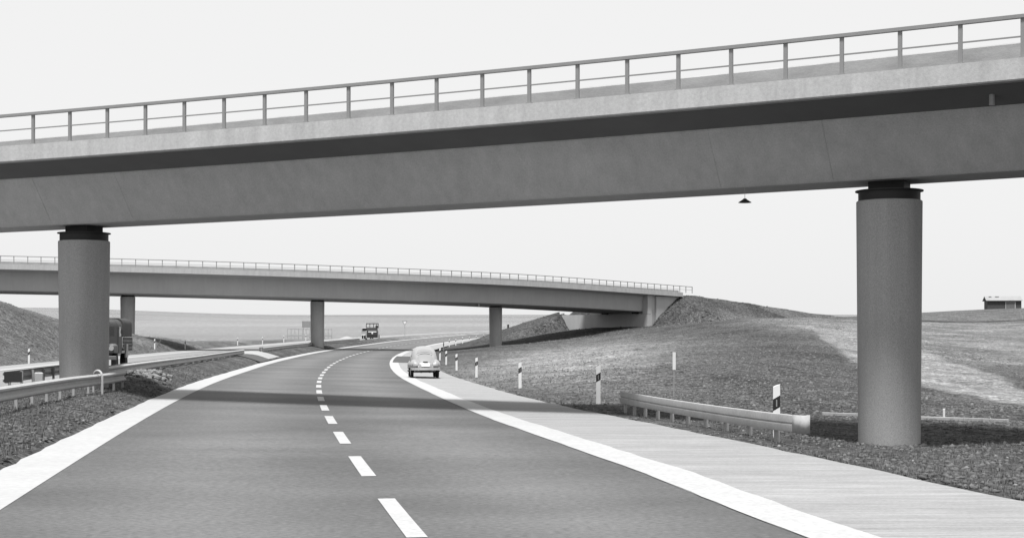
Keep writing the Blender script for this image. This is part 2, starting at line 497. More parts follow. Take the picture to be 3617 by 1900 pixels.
me.vertices.add(len(verts)); me.vertices.foreach_set('co', verts.ravel())
me.loops.add(quads.size); me.loops.foreach_set('vertex_index', quads.ravel())
me.polygons.add(len(quads)); me.polygons.foreach_set('loop_start', np.arange(0, quads.size, 4))
me.update(calc_edges=True)
me.polygons.foreach_set('use_smooth', [True] * len(me.polygons))
# ground cover: bare soil, sown grass, dry meadow, stubble (albedo of the cover itself)
def seg_dist(X, Y, pts):
    best = np.full(X.shape, 1e9)
    for (x0, y0, w0), (x1, y1, w1) in zip(pts[:-1], pts[1:]):
        dx, dy = x1 - x0, y1 - y0
        t = np.clip(((X - x0) * dx + (Y - y0) * dy) / (dx * dx + dy * dy), 0, 1)
        d = np.hypot(X - x0 - t * dx, Y - y0 - t * dy) - (w0 + t * (w1 - w0))
        best = np.minimum(best, d)
    return best
def gpt(x, y, Y, w): return ((x - CX) / F * Y, Y, w)
TRACK = [gpt(2835, 1146, 150, .8), gpt(2950, 1165, 138, 1.6), gpt(3060, 1195, 122, 3.2), gpt(3250, 1290, 92, 4.0), gpt(3430, 1350, 74, 2.6), gpt(3640, 1405, 62, 2.0), gpt(3900, 1460, 54, 2.0)]
def tone(X, Y):
    o = offset_of(X, Y)
    n1, n2, n3 = vnoise(X, Y, .05, 11), vnoise(X, Y, .22, 12), vnoise(X, Y, .9, 13)
    t = .078 + .035 * (n2 - .5) + .02 * (n3 - .5)
    # sown light grass on the lower slope under the far bridge
    lg = np.exp(-((X - 1.5 - (Y - 70) * .06) / 6.5) ** 2 - ((Y - 112) / 46) ** 2)
    t = t + .17 * np.clip(lg * (1.0 + .4 * n2), 0, 1)
    # dry meadow on the plateau to the right
    mead = sstep(17, 26, X - (Y - 100) * .06) * sstep(80, 110, Y) * (1 - sstep(205, 222, Y))
    t = t + .10 * mead * (.5 + n2)
    t = np.where((Y > 222) & (Y < 330) & (X > 30), .12 + .03 * n1, t)
    ditch = np.exp(-((Y - 219) / 2.2) ** 2) * (X > 38)
    t = t * (1 - .5 * ditch)
    # left bank
    t = np.where(o < -15.9, .125 + .05 * (n2 - .5), t)
    t = np.where((o > -5.0) & (o < -.8), .095 + .05 * (n3 - .5), t)
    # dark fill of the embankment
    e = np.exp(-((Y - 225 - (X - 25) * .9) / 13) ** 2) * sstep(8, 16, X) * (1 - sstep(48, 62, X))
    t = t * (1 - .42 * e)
    # open fields
    fld = .245 + .05 * (vnoise(X, Y, .004, 21) - .5) + .012 * np.sin(Y * .012 + X * .002) + .05 * (vnoise(X, Y, .012, 23) - .5)
    fld = fld - .02 * sstep(1700, 2600, Y) + .02 * sstep(600, 900, Y) * (1 - sstep(1300, 1700, Y))
    lw = np.maximum(sstep(225, 330, Y) * (X < 30), sstep(310, 340, Y))
    lw = np.maximum(lw, sstep(-38, -44, X) * sstep(140, 190, Y) * (X < 0))
    t = t * (1 - lw) + fld * lw
    # worn dirt track with two ruts
    d = seg_dist(X, Y, TRACK) + .9 * (n2 - .5) + .5 * (n3 - .5)
    w = 1 - sstep(-.25, .25, d)
    t = t * (1 - w) + (.24 + .10 * (n3 - .5)) * w
    return np.clip(t * .70, .02, .6)
TN = tone(GX, GY).ravel()
at_ = me.attributes.new('tone', 'FLOAT', 'POINT')
at_.data.foreach_set('value', TN)
me.materials.append(M['ground'])
ground = link_mesh('ground', me); tag(ground, kind='structure')

# ------------------------------------------------------------------ bridges
def bridge_frame(P):
    """polyline P of (x, y, soffit z) -> list of (point, right-hand normal towards the camera side)"""
    out = []
    for i, p in enumerate(P):
        a, b = P[max(i - 1, 0)], P[min(i + 1, len(P) - 1)]
        t = Vector((b[0] - a[0], b[1] - a[1], 0)).normalized()
        out.append((Vector(p), Vector((t.y, -t.x, 0)), t))
    return out
def sweep(fr, prof_pts, name, mat, parent, closed=True, auto=35, rings=None):
    mb = MB()
    rr = []
    for k, (p, n, t) in enumerate(fr):
        pts = prof_pts(k) if callable(prof_pts) else prof_pts
        rr.append([tuple(p + n * q[0] + Vector((0, 0, q[1]))) for q in pts])
    mb.loft(rr, caps=closed, closed=closed)
    return mb.build(name, mat, parent, auto=auto)

# --- near bridge: single spine beam on round pillars
PA, PB = Vector((-12.7, 47.2, 5.18)), Vector((8.73, 36.8, 5.44))
DIR = (PB - PA); SPAN = Vector((DIR.x, DIR.y, 0)).length
D2 = Vector((DIR.x, DIR.y, 0)).normalized(); N2 = Vector((D2.y, -D2.x, 0))     # N2 points towards the camera
GRADE = DIR.z / SPAN
def nb(s):       # s from mid span
    p = (PA + PB) / 2 + D2 * s - N2 * (.30 * (1 - (s / (SPAN / 2)) ** 2))
    p.z = (PA.z + PB.z) / 2 + GRADE * s
    return p
JOINTS = [-12.4, -9.5, 8.1, 10.85]
ss = sorted(set([round(x, 3) for x in np.arange(-46, 46.01, 2.0)]))
bridge1 = empty('road_bridge', (0, 0, 0))
tag(bridge1, 'large near concrete bridge with railing crossing overhead on two round pillars', 'bridge')
fr = bridge_frame([nb(s) for s in ss])
# beam with recessed construction joints
sj = sorted(list(np.arange(-46, 46.01, 2.0)) + [j + d for j in JOINTS for d in (-.013, -.009, .009, .013)])
def beam_prof(k):
    s = sj[k]
    ins = .009 if any(abs(s - j) < .010 for j in JOINTS) else 0.0
    return [(-.78, 0.0), (.78 - ins, 0.0), (.86 - ins, .06), (1.72 - ins, 1.27), (1.72, 1.75), (-1.72, 1.75), (-1.72, 1.27), (-.86, .06)]
sweep(bridge_frame([nb(s) for s in sj]), beam_prof, 'beam', M['beam'], bridge1, auto=20)
sweep(fr, [(2.78, 1.62), (2.78, 1.95), (-3.88, 1.95), (-3.88, 1.62), (-1.70, 1.30), (-1.70, 1.60), (1.70, 1.60), (1.70, 1.30)], 'deck_slab', M['slab_shaded'], bridge1, auto=20)  # unseen far overhang lengthened to widen and darken the road shadow
sweep(fr, [(2.785, 1.60), (3.0, 1.60), (3.02, 1.63), (3.0, 2.06), (2.70, 2.08), (2.60, 1.955), (2.785, 1.955)], 'edge_beam', M['fascia'], bridge1, auto=20)
sweep(fr, [(-3.885, 1.60), (-4.1, 1.60), (-4.12, 1.63), (-4.1, 2.06), (-3.80, 2.08), (-3.70, 1.955), (-3.885, 1.955)][::-1], 'edge_beam', M['fascia'], bridge1, auto=20)  # far edge out of view, moved out with the overhang for its shadow
# low guard wall just inside the railing
def wall_prof(k):
    h = 2.06 + .30 + .0064 * (ss[k] + 10)
    return [(2.05, 1.955), (2.25, 1.955), (2.25, h - .03), (2.22, h), (2.08, h), (2.05, h - .03)]
sweep(fr, wall_prof, 'guard_wall', M['parapet'], bridge1, auto=20)
RH = .90
rail = sweep(fr, [(2.82, 2.06 + RH - .075), (2.94, 2.06 + RH - .075), (2.94, 2.06 + RH), (2.82, 2.06 + RH)], 'railing', M['rail_paint'], bridge1, auto=20)
sweep(fr, [(2.865, 2.06 + .435), (2.895, 2.06 + .435), (2.895, 2.06 + .465), (2.865, 2.06 + .465)], 'middle_rail', M['rail_paint'], rail, auto=20)
pm = MB().box((0, 0, RH / 2 - .06), (.085, .06, RH - .03)).box((0, 0, -.005), (.14, .11, .03))
post_me = None
S_POST0, S_STEP = -11.39, 1.281
for k in range(-27, 46):
    s = S_POST0 + S_STEP * k
    if abs(s) > 45.5: continue
    p = nb(s)
    q = nb(s + .1)
    t = (q - p).normalized(); n = Vector((t.y, -t.x, 0)).normalized()
    loc = p + n * 2.88 + Vector((0, 0, 2.085))
    if post_me is None:
        o = pm.build('railing_post', M['rail_paint'], rail); post_me = o.data
    else:
        o = link_mesh('railing_post', post_me, rail)
    o.location = loc
    o.rotation_euler = (0, 0, math.atan2(t.y, t.x))
def round_pillar(parent, x, y, zb, zt, r, r_b, name='pillar', mat='pillar', far=False):
    mb = MB().lathe((x, y, 0), [(r_b, zb - .8), (r_b, zb), (r, zt - .02), (r - .02, zt)], 48)
    o = mb.build(name, M[mat], parent, auto=40)
    return o
for P in (PA, PB):
    zs = P.z
    zt = zs - .44
    pl = round_pillar(bridge1, P.x, P.y, gz(P.x, P.y), zt, .75, .705)
    MB().lathe((P.x, P.y, 0), [(.705, zt), (.705, zt + .215)], 40).build('bearing_collar', M['steel_dark'], pl, auto=40)
    MB().lathe((P.x, P.y, 0), [(.775, zt + .215), (.775, zt + .24)], 40).build('bearing_plate', M['steel_dark'], pl, auto=40)
    MB().box((P.x, P.y, zt + .345), (.82, .7, .22), Matrix.Rotation(math.atan2(D2.y, D2.x), 3, 'Z')).build('bearing_block', M['steel_dark'], pl)
# drain spouts under the overhang
for s in (14.6,):
    p = nb(s) + N2 * 2.25
    MB().tube([p + Vector((0, 0, 1.55)), p + Vector((0, 0, 1.25))], .06, 10).build('drain_spout', M['zinc_post'], bridge1)

# --- far bridge: wide box on round pillars, curving away to the abutment
ZB = [10.6, 10.2, 9.70, 9.37, 9.02, 8.30, 8.12]           # top of the edge beam
def catmull(P, m):
    out = []
    for i in range(len(P) - 1):
        p0, p1, p2, p3 = P[max(i - 1, 0)], P[i], P[i + 1], P[min(i + 2, len(P) - 1)]
        for k in range(m):
            t = k / m
            out.append(tuple(.5 * ((2 * b) + (-a + cc) * t + (2 * a - 5 * b + 4 * cc - d) * t * t + (-a + 3 * b - 3 * cc + d) * t ** 3) for a, b, cc, d in zip(p0, p1, p2, p3)))
    out.append(P[-1])
    return out
fb = catmull([(x, y, z) for (x, y), z in zip(CB, ZB)], 12)
# resample by arc length
fb = [Vector(p) for p in fb]
acc = [0.0]
for a, b in zip(fb[:-1], fb[1:]): acc.append(acc[-1] + (b - a).length)
def fbp(s): return Vector([float(np.interp(s, acc, [p[i] for p in fb])) for i in range(3)])
LEN2 = acc[-1]
def s_near(x, y):
    return min(np.linspace(0, LEN2, 1500), key=lambda s: (fbp(s) - Vector((x, y, fbp(s).z))).length)
S_E0 = s_near(20.5, 216.0)
S_E = S_E0 - 2.5
bridge2 = empty('road_bridge', (0, 0, 0))
tag(bridge2, 'distant curved concrete bridge on three round pillars running into the grassy abutment', 'bridge')
S_WALL = S_E0 - 9.2
s2 = list(np.arange(0, S_E - .01, 2.0)) + [S_E]
fr2 = bridge_frame([fbp(s) for s in s2])
sb = [s for s in s2 if s < S_WALL + 0.5] + [S_WALL + .6]
frb = bridge_frame([fbp(s) for s in sb])
sweep(frb, [(-3.9, -2.86), (3.9, -2.78), (4.05, -2.7), (4.25, -.72), (4.25, -.5), (-4.25, -.5), (-4.25, -.72), (-4.05, -2.78)], 'beam', M['beam_far'], bridge2, auto=20)
sweep(fr2, [(5.3, -.50), (5.3, -.15), (-5.3, -.15), (-5.3, -.5), (-4.2, -.78), (-4.2, -.6), (4.2, -.6), (4.2, -.78)], 'deck_slab', M['beam_far'], bridge2, auto=20)
sweep(fr2, [(5.305, -.55), (5.5, -.55), (5.5, 0), (5.1, 0), (5.1, -.14), (5.305, -.14)], 'edge_beam', M['fascia'], bridge2, auto=20)
sweep(fr2, [(-5.305, -.55), (-5.5, -.55), (-5.5, 0), (-5.1, 0), (-5.1, -.14), (-5.305, -.14)][::-1], 'edge_beam', M['fascia'], bridge2, auto=20)
sweep(fr2, [(4.55, -.14), (4.75, -.14), (4.75, .30), (4.55, .30)], 'guard_wall', M['parapet'], bridge2, auto=20)
fr2r = bridge_frame([fbp(s) for s in list(np.arange(0, S_E + 2.0, 2.0)) + [S_E + 2.2]])
rail2 = sweep(fr2r, [(5.25, .80), (5.37, .80), (5.37, .87), (5.25, .87)], 'railing', M['rail_paint'], bridge2, auto=20)
sweep(fr2r, [(5.295, .40), (5.325, .40), (5.325, .435), (5.295, .435)], 'middle_rail', M['rail_paint'], rail2, auto=20)
pm2 = MB().box((0, 0, .42), (.08, .06, .86))
pme2 = None
s = S_E + 2.2
while s > 28:
    p, q = fbp(s), fbp(s - .2)
    t = (p - q).normalized(); n = Vector((t.y, -t.x, 0)).normalized()
    if pme2 is None:
        o = pm2.build('railing_post', M['rail_paint'], rail2); pme2 = o.data
    else:
        o = link_mesh('railing_post', pme2, rail2)
    o.location = p + n * 5.31
    o.rotation_euler = (0, 0, math.atan2(t.y, t.x))
    s -= 1.33
for px, py in ((-41.8, 173.0), (-22.1, 180.6), (-2.0, 194.0)):
    s = s_near(px, py)
    zs = fbp(s).z - 2.84
    pl = round_pillar(bridge2, px, py, gz(px, py), zs - .16, .80, .74, mat='pillar_far')
    MB().lathe((px, py, 0), [(.72, zs - .16), (.72, zs + .1)], 32).build('bearing_collar', M['steel_dark'], pl, auto=40)
MB().tube([fbp(s_near(-6.0, 191)) + Vector((2.0, -3.2, -2.7)), fbp(s_near(-6.0, 191)) + Vector((2.0, -3.2, -3.1))], .07, 8).build('drain_spout', M['zinc_post'], bridge2)
# abutment: front wall across the end, near side wall along the edge
pw = fbp(S_WALL); tw = (fbp(S_WALL + .3) - fbp(S_WALL - .3)).normalized(); tw.z = 0; tw.normalize()
nw = Vector((tw.y, -tw.x, 0))
rotw = Matrix.Rotation(math.atan2(tw.y, tw.x), 3, 'Z')
zt = pw.z - .58
def wall_box(mb, a0, a1, t0, t1, z0, z1):
    """a along the bridge from the wall face, t across (towards camera positive)"""
    cc = pw + tw * ((a0 + a1) / 2) + nw * ((t0 + t1) / 2)
    mb.box((cc.x, cc.y, (z0 + z1) / 2), (a1 - a0, t1 - t0, z1 - z0), rotw)
    return mb
ab = MB()
wall_box(ab, 0, .9, -10.2, 4.95, 1.5, pw.z - 3.05)                   # seat below the bearings
ab.build('abutment_wall', M['abut'], bridge2)
ab = wall_box(MB(), .62, .9, -5.6, 4.93, pw.z - 3.045, zt)          # back wall above the seat
ab.build('abutment_back_wall', M['abut'], bridge2)
ab = wall_box(MB(), -.02, .6, 4.1, 4.97, pw.z - 3.04, zt - .003)
ab.build('abutment_cheek', M['abut'], bridge2)
ab = wall_box(MB(), .92, 1.75, 4.0, 4.72, 1.5, zt - .004)
ab.build('abutment_recess', M['abut'], bridge2)
ab = wall_box(MB(), 1.77, 7.6, 4.0, 4.96, 2.5, zt - .16)
ab.build('wing_wall', M['abut'], bridge2)
for t_ in (-2.6, 2.6):
    wall_box(MB(), .06, .55, t_ - .4, t_ + .4, pw.z - 3.05, pw.z - 2.80).build('bearing_block', M['steel_dark'], bridge2)

# ------------------------------------------------------------------ lamp hanging from the near bridge
pl_ = at(2631, 683, 37.2)
lamp = empty('hanging_lamp', (pl_[0], pl_[1], pl_[2] - .22))
tag(lamp, 'small dark conical lamp hanging on a thin wire under the near bridge', 'lamp')
MB().lathe((0, 0, 0), [(.152, .0), (.156, .006), (.05, .075), (.035, .095), (.012, .10)], 24).build('lamp_shade', M['black'], lamp, auto=40)
MB().tube([(0, 0, .10), (0, 0, .34)], .006, 6).build('wire', M['zinc_post'], lamp)
MB().lathe((0, 0, 0), [(.02, -.012), (.035, -.006), (.03, .02)], 12).build('bulb', M['glass_dark'], lamp)

# ------------------------------------------------------------------ guard rails
def wbeam(flat=False, depth=.075, h=.31):
    pts = [(0, 0), (.012, .0), (depth, .045), (depth, .085), (.018, .13), (.018, .18), (depth, .225), (depth, .265), (.012, .31), (0, .31)]
    if flat: pts = [(0, 0), (.036, .006), (.042, .03), (.042, .135), (.020, .148), (.020, .162), (.042, .175), (.042, .28), (.036, .304), (0, .31)]
    back = [(x - .012, z) for x, z in reversed(pts)]
    return [(x, z * h / .31) for x, z in pts + back]
def guardrail(name, path, face, label, post_step=1.9, double=False, top_h=.75, ends=(True, True), flat=False, post_w=.10):
    """path: list of (x, y, ground z); face: +1 corrugation faces the right-hand side of the path"""
    g = empty(name, path[0])
    org = Vector(path[0])
    tag(g, label, 'guardrail')
    P = [Vector(p) - org for p in path]
    fr_ = []
    for i, p in enumerate(P):
        a, b = P[max(i - 1, 0)], P[min(i + 1, len(P) - 1)]
        t = Vector((b.x - a.x, b.y - a.y, 0)).normalized()
        fr_.append((p, Vector((t.y, -t.x, 0)), t))
    prof_ = wbeam(flat)
    sides = (1, -1) if double else (face,)
    for sd in sides:
        rings = [[tuple(p + n * (sd * (q[0] + .10)) + Vector((0, 0, top_h - .31 + q[1]))) for q in prof_] for p, n, t in fr_]
        mb = MB().loft(rings)
        o = mb.build('rail_beam', M['zinc'], g, auto=22)
    # posts
    L_ = [0.0]
    for a, b in zip(P[:-1], P[1:]): L_.append(L_[-1] + (b - a).length)
    me_ = None
    s_ = .35
    while s_ < L_[-1]:
        p = Vector([float(np.interp(s_, L_, [q[i] for q in P])) for i in range(3)])
        i = min(int(np.searchsorted(L_, s_)), len(P) - 1)
        t = fr_[i][2]
        if me_ is None:
            mbp = MB().box((0, 0, top_h / 2 - .25), (post_w, .06, top_h + .44)).box((0, .01, top_h - .16), (.07, .10, .2))
            if double: mbp.box((0, -.035, top_h - .16), (.071, .13, .2))
            o = mbp.build('post', M['zinc_post'], g); me_ = o.data
        else:
            o = link_mesh('post', me_, g)
        o.location = p + (Vector((0, 0, 0)) if double else fr_[i][1] * (face * .055))
        o.rotation_euler = (0, 0, math.atan2(t.y, t.x) + (math.pi if face > 0 else 0))
        s_ += post_step
    return g, fr_, org
def gpath(pts):
    return [(x, y, gz(x, y)) for x, y in pts]
# right verge rail, near end curled outwards into a rounded end cap
rp = catmull([(2.98, 41.8, 0), (3.25, 39.0, 0), (3.70, 35.5, 0), (4.24, 32.0, 0), (4.68, 29.6, 0), (4.98, 28.3, 0), (5.14, 27.85, 0)], 5)
GZR = -.20
rail_r, frr, orgr = guardrail('guardrail', [(x, y, GZR) for x, y, z in rp], +1, 'short corrugated steel guardrail on the right verge with rounded near end', post_step=1.42, top_h=.66, flat=True, post_w=.15)
# rounded end shoe
cap = MB()
pe, ne, te = frr[-1]
ring = [pe + te * x_ + ne * (.10 + y_) for x_, y_ in ((-.20, .047), (-.02, .050), (.06, .046), (.11, .02), (.135, -.01), (.13, -.08), (.10, -.13), (.04, -.16), (-.05, -.165))]
pts, fcs = [], []
for i, q in enumerate(ring):
    pts += [tuple(q + Vector((0, 0, .345))), tuple(q + Vector((0, 0, .665)))]
for i in range(8): fcs.append((2 * i, 2 * i + 2, 2 * i + 3, 2 * i + 1))
o = mesh('end_cap', pts, fcs, M['zinc'], rail_r, True)
md = o.modifiers.new('thickness', 'SOLIDIFY'); md.thickness = .012

# median rails
fa = []
for Y, o_ in ((20, 2.75), (26, 2.7), (31.3, 2.6), (39.5, 2.45), (43, 2.25), (46, 2.05), (48.5, 2.0)):
    fa.append(road_pt(Y, -o_))
fa = catmull([(p[0], p[1], 0) for p in fa], 4)
guardrail('guardrail', [(x, y, .13) for x, y, z in fa], +1, 'corrugated steel guardrail passing in front of the left near pillar', post_step=1.9, top_h=.74)
fbk = [road_pt(Y, -2.75) for Y in np.arange(49.5, 118, 3)]
guardrail('guardrail', [(p[0], p[1], p[2] + .10) for p in fbk], +1, 'long guardrail in the median running from left near pillar to the crossing', post_step=3.8, top_h=.74, double=True)
fbc = [road_pt(Y, -2.75) for Y in np.arange(131, 240, 5)]
guardrail('guardrail', [(p[0], p[1], p[2] + .10) for p in fbc], +1, 'far guardrail in the median beyond the paved crossing, passing the middle far pillar', post_step=5.0, top_h=.74, double=True)
fcc = [road_pt(Y, -4.25) for Y in (42.8, 45, 47, 49, 51, 53, 55.5)]
rail_c, frc, orgc = guardrail('guardrail', [(p[0], p[1], p[2] + .12) for p in fcc], -1, 'short guardrail with black shade plate behind the left near pillar', post_step=1.9, top_h=.74)
MB().box(frc[0][0] + Vector((.12, -.06, .60)), (.46, .05, .28)).build('shade_plate', M['truck_black'], rail_c)  # black plate stands in for the shaded hollow back of the rail
# bent pipe hoop straddling the rail
hp = road_pt(43.6, -2.06)
hoop = empty('steel_hoop', (hp[0], hp[1], .08)); tag(hoop, 'pale bent pipe hoop straddling the guardrail before the left near pillar', 'hoop')
hp_ = [(-.15, .15, -.1), (-.15, .15, .72)] + [(-.0 - .15 * math.cos(a), .12 * math.cos(a) + .03, .72 + .17 * math.sin(a)) for a in np.linspace(.2, math.pi - .2, 9)] + [(.15, -.09, .72), (.15, -.09, -.1)]
MB().tube(hp_, .032, 10).build('pipe', M['zinc'], hoop, auto=40)
# pale blocks at the pillar foot
bp_ = road_pt(45.4, -3.9)
bk = empty('concrete_block', (bp_[0], bp_[1], gz(bp_[0], bp_[1]))); tag(bk, 'pale concrete block on the median just left of the left near pillar', 'block')
MB().bevel_box((0, 0, .25), (.24, .3, .62), .03, Matrix.Rotation(.3, 3, 'Z')).build('block_body', M['strip'], bk)
# median crossing: paved gap and pale sand
def drape(name, Ya, Yb, inset, oa, ob, dz, mat, nY=18, nO=9):
    v, f = [], []
    for i in range(nY):
        for k in range(nO):
            b = k / (nO - 1)
            y_a, y_b = Ya + inset * b, Yb + (inset * .6) * b
            q = road_pt(y_a + (y_b - y_a) * i / (nY - 1), oa + (ob - oa) * b)
            v.append((q[0], q[1], gz(q[0], q[1]) + dz))
    for i in range(nY - 1):
        for k in range(nO - 1):
            f.append((i * nO + k, (i + 1) * nO + k, (i + 1) * nO + k + 1, i * nO + k + 1))
    return tag(mesh(name, v, f, mat, None, True), kind='structure')
drape('median_crossing_paving', 108, 123, 3.0, -.84, -4.95, .05, M['asphalt_dark'])
hs, hf = [], []
sp0 = road_pt(122.5, -2.0)
for i in range(15):
    for k in range(7):
        a, b = i / 14, k / 6
        Y = 117.5 + 10.5 * a
        o_ = -1.0 - 2.4 * b
        q = road_pt(Y, o_)
        h = .16 * math.sin(math.pi * a) ** .8 * math.sin(math.pi * b) ** .7 * (.7 + .6 * math.exp(-((a - .25) / .2) ** 2))
        hs.append((q[0], q[1], gz(q[0], q[1]) + .055 + h + .01 * random.random()))
for i in range(14):
    for k in range(6):
        hf.append((i * 7 + k, i * 7 + k + 1, i * 7 + k + 8, i * 7 + k + 7)[::-1])
sp = mesh('sand_heap', hs, hf, M['sand'], None, True)
tag(sp, 'low white sand heap on the paved median crossing', 'sand heap')

# ------------------------------------------------------------------ delineator posts
def on_ground(x, y, Y0):
    Ys = np.linspace(Y0 * .86, Y0 * 1.14, 141)
    Xs = (x - CX) / F * Ys
    e = np.abs(EYE + (HY - y) / F * Ys - ground_z(Xs, Ys)) + .02 * np.abs(Ys / Y0 - 1)
    k = int(np.argmin(e))
    return float(Xs[k]), float(Ys[k]), float(ground_z(Xs[k:k + 1], Ys[k:k + 1])[0])
ORD = ['first', 'second', 'third', 'fourth', 'fifth', 'sixth', 'seventh', 'eighth', 'ninth', 'tenth', 'eleventh', 'twelfth', 'thirteenth']
def tri_prism(z0, z1, w=.06, d=.06, slant=0.0, g=0.0):
    """delineator section: rounded triangle pointing away from the road; the cut between bands slants"""
    base = [(-w - g, -d - g), (w + g, -d - g), (w * .75 + g, d * .4 + g), (0, d + g), (-w * .75 - g, d * .4 + g)]
    lo = [(x, y, z0 + (slant * x / w * .5 if z0 > .01 else 0)) for x, y in base]
    hi = [(x, y, z1 + slant * x / w * .5) for x, y in base]
    return [lo, hi]
def delineator_proto():
    root = empty('delineator_post')
    MB().loft(tri_prism(-.25, .62, slant=.07)).build('post_foot', M['white'], root)
    b_ = MB().loft(tri_prism(.62, .82, slant=.07, g=.002)).build('black_band', M['black'], root)
    MB().box((0, -.066, .72), (.02, .006, .12)).build('reflector', M['rail_paint'], b_)
    MB().loft([tri_prism(.82, 1.0, slant=.07)[0], tri_prism(.82, 1.02, slant=.05)[1]]).build('post_head', M['white'], root)
    return root
proto = None
def copy_tree(o, parent=None):
    cpy = o.copy(); COL.objects.link(cpy); cpy.parent = parent
    for ch in list(o.children): copy_tree(ch, cpy)
    return cpy
def delineator(x, y, z, label, group, sc=1.0, rz=0.0, tilt=0.0):
    global proto
    if proto is None:
        proto = delineator_proto(); o = proto
    else:
        o = copy_tree(proto)
    o.location = (x, y, z); o.rotation_euler = (tilt * .4, tilt, rz); o.scale = (sc, sc, sc)
    tag(o, label, 'delineator post', group)
    return o
GR = 'delineator posts along the right shoulder'
GL = 'delineator posts along the far edge of the opposite carriageway'
p = at(2741, 1570, 30.2)
delineator(p[0], p[1], p[2], 'white post with black band standing behind the near end of the right guardrail', GR, 1.10)
p = on_ground(2113, 1425, 49)
delineator(p[0], p[1], p[2], 'white post with black band just beyond the far end of the right guardrail', GR, 1.10)
right = [(1837, 1370, 60), (1683, 1332.5, 78.5), (1613, 1307.5, 96), (1576, 1288, 112), (1554, 1272, 129)]
for i, (x, y, Y) in enumerate(right):
    p = on_ground(x, y, Y)
    z = p[2]
    delineator(p[0], p[1], z - .01, ['white banded post below the pale grassy slope, fifth in the row from the car', 'white banded post on the right verge, fourth in the row from the car', 'white banded post on the right verge, third in the row from the car', 'white banded post on the right verge, second in the row from the car', 'white banded post overlapping the right edge of the car'][i], GR, 1.0, tilt=random.uniform(-.015, .015))
for i, (x, Y) in enumerate([(1567, 190), (1587, 211), (1610, 230), (1634, 247), (1658, 262), (1682, 278), (1708, 295)]):
    X = (x - CX) / F * Y
    delineator(X, Y, gz(X, Y) - .01, '%s white banded post beyond the far bridge shadow, counting from the car' % ORD[i], GR, 1.0)
for i, (x, Y) in enumerate([(102, 106), (546, 160), (654, 178), (839, 213), (927, 232), (1002, 250), (1080, 271)]):
    X = (x - CX) / F * Y
    lab = ['white banded post on the left bank, left of the left near pillar', 'white banded post beside the leaning stake on the left bank'][i] if i < 2 else '%s white banded post along the opposite carriageway right of the leaning stake' % ORD[i - 2]
    delineator(X, Y, gz(X, Y) - .01, lab, GL, 1.0, rz=.3)
# leaning stake
p = at(552, 1246, 162); q = at(570, 1197, 163)
stk = mesh('leaning_stake', *(lambda mb: (mb.v, mb.f))(MB().tube([(p[0], p[1], gz(p[0], p[1]) - .2), q], [.06, .04], 8)), M['plank'])
tag(stk, 'dark stake leaning behind a delineator post on the left bank', 'stake')

# ------------------------------------------------------------------ marker stake behind the right guardrail
p = at(2380, 1410, 52)
zb = gz(p[0], p[1])
mk = empty('marker_stake', (p[0], p[1], zb)); tag(mk, 'thin stake with tall white plate on the slope behind the right guardrail', 'marker')
MB().tube([(0, 0, -.3), (.01, 0, 1.45)], .014, 6).build('stake', M['zinc_post'], mk)
MB().box((.01, -.02, 1.17), (.10, .014, .58)).build('plate', M['white'], mk)
# pale kerb line behind the right pillar, small peg
kp = [on_ground(x_, y_ - 16, 48) for x_, y_ in ((2905, 1481), (3031, 1485), (3140, 1491), (3251, 1497), (3400, 1501), (3560, 1506))]
for i in range(5):
    a, b = Vector(kp[i]), Vector(kp[i + 1])
    a.z, b.z = gz(a.x, a.y) + .04, gz(b.x, b.y) + .04
    cc, dd = (a + b) / 2, b - a
    if i == 0:
        kerb = empty('edging_kerb', (a.x, a.y, a.z)); tag(kerb, 'pale concrete edging line on the ground behind the right near pillar', 'kerb'); ko = a.copy()
    ang = math.atan2(dd.y, dd.x)
    pitch = math.atan2(dd.z, math.hypot(dd.x, dd.y))
    MB().bevel_box(cc - ko, (dd.length - .015, .10, .09), .01, Matrix.Rotation(ang, 3, 'Z') @ Matrix.Rotation(-pitch, 3, 'Y')).build('kerb_stone', M['strip'], kerb)
p = at(3334, 1478, 45)
pg = MB().bevel_box((0, 0, .12), (.06, .05, .34), .008).build('survey_peg', M['white'], None)
pg.location = (p[0], p[1], gz(p[0], p[1])); tag(pg, 'short white survey peg in the soil right of the right near pillar', 'peg')

# ------------------------------------------------------------------ rubble heap in the median
def rock_mesh(name, seed, mat, sub=1):
    rg = np.random.default_rng(seed)
    v = np.array([(1, 0, 0), (-1, 0, 0), (0, 1, 0), (0, -1, 0), (0, 0, 1), (0, 0, -1), (.6, .6, .55), (-.6, .6, .5), (.6, -.6, .5), (-.6, -.6, .55), (.6, .6, -.6), (-.6, .6, -.6), (.6, -.6, -.6), (-.6, -.6, -.6)], float)
    v *= rg.uniform(.72, 1.15, (len(v), 1)); v *= rg.uniform(.7, 1.1, 3)
    import bmesh
    bm = bmesh.new()
    for q in v: bm.verts.new(q)
    bmesh.ops.convex_hull(bm, input=bm.verts)
    me_ = bpy.data.meshes.new(name); bm.to_mesh(me_); bm.free()
    me_.materials.append(mat)
    return me_
rocks = [rock_mesh('stone', i, M['stone']) for i in range(5)]
h0 = road_pt(57.0, -2.0)
hz0 = gz(h0[0], h0[1])
heap = empty('rubble_heap', (h0[0], h0[1], hz0)); tag(heap, 'heap of broken stones and clods in the median by the bridge shadow', 'rubble heap')
n_ = 0
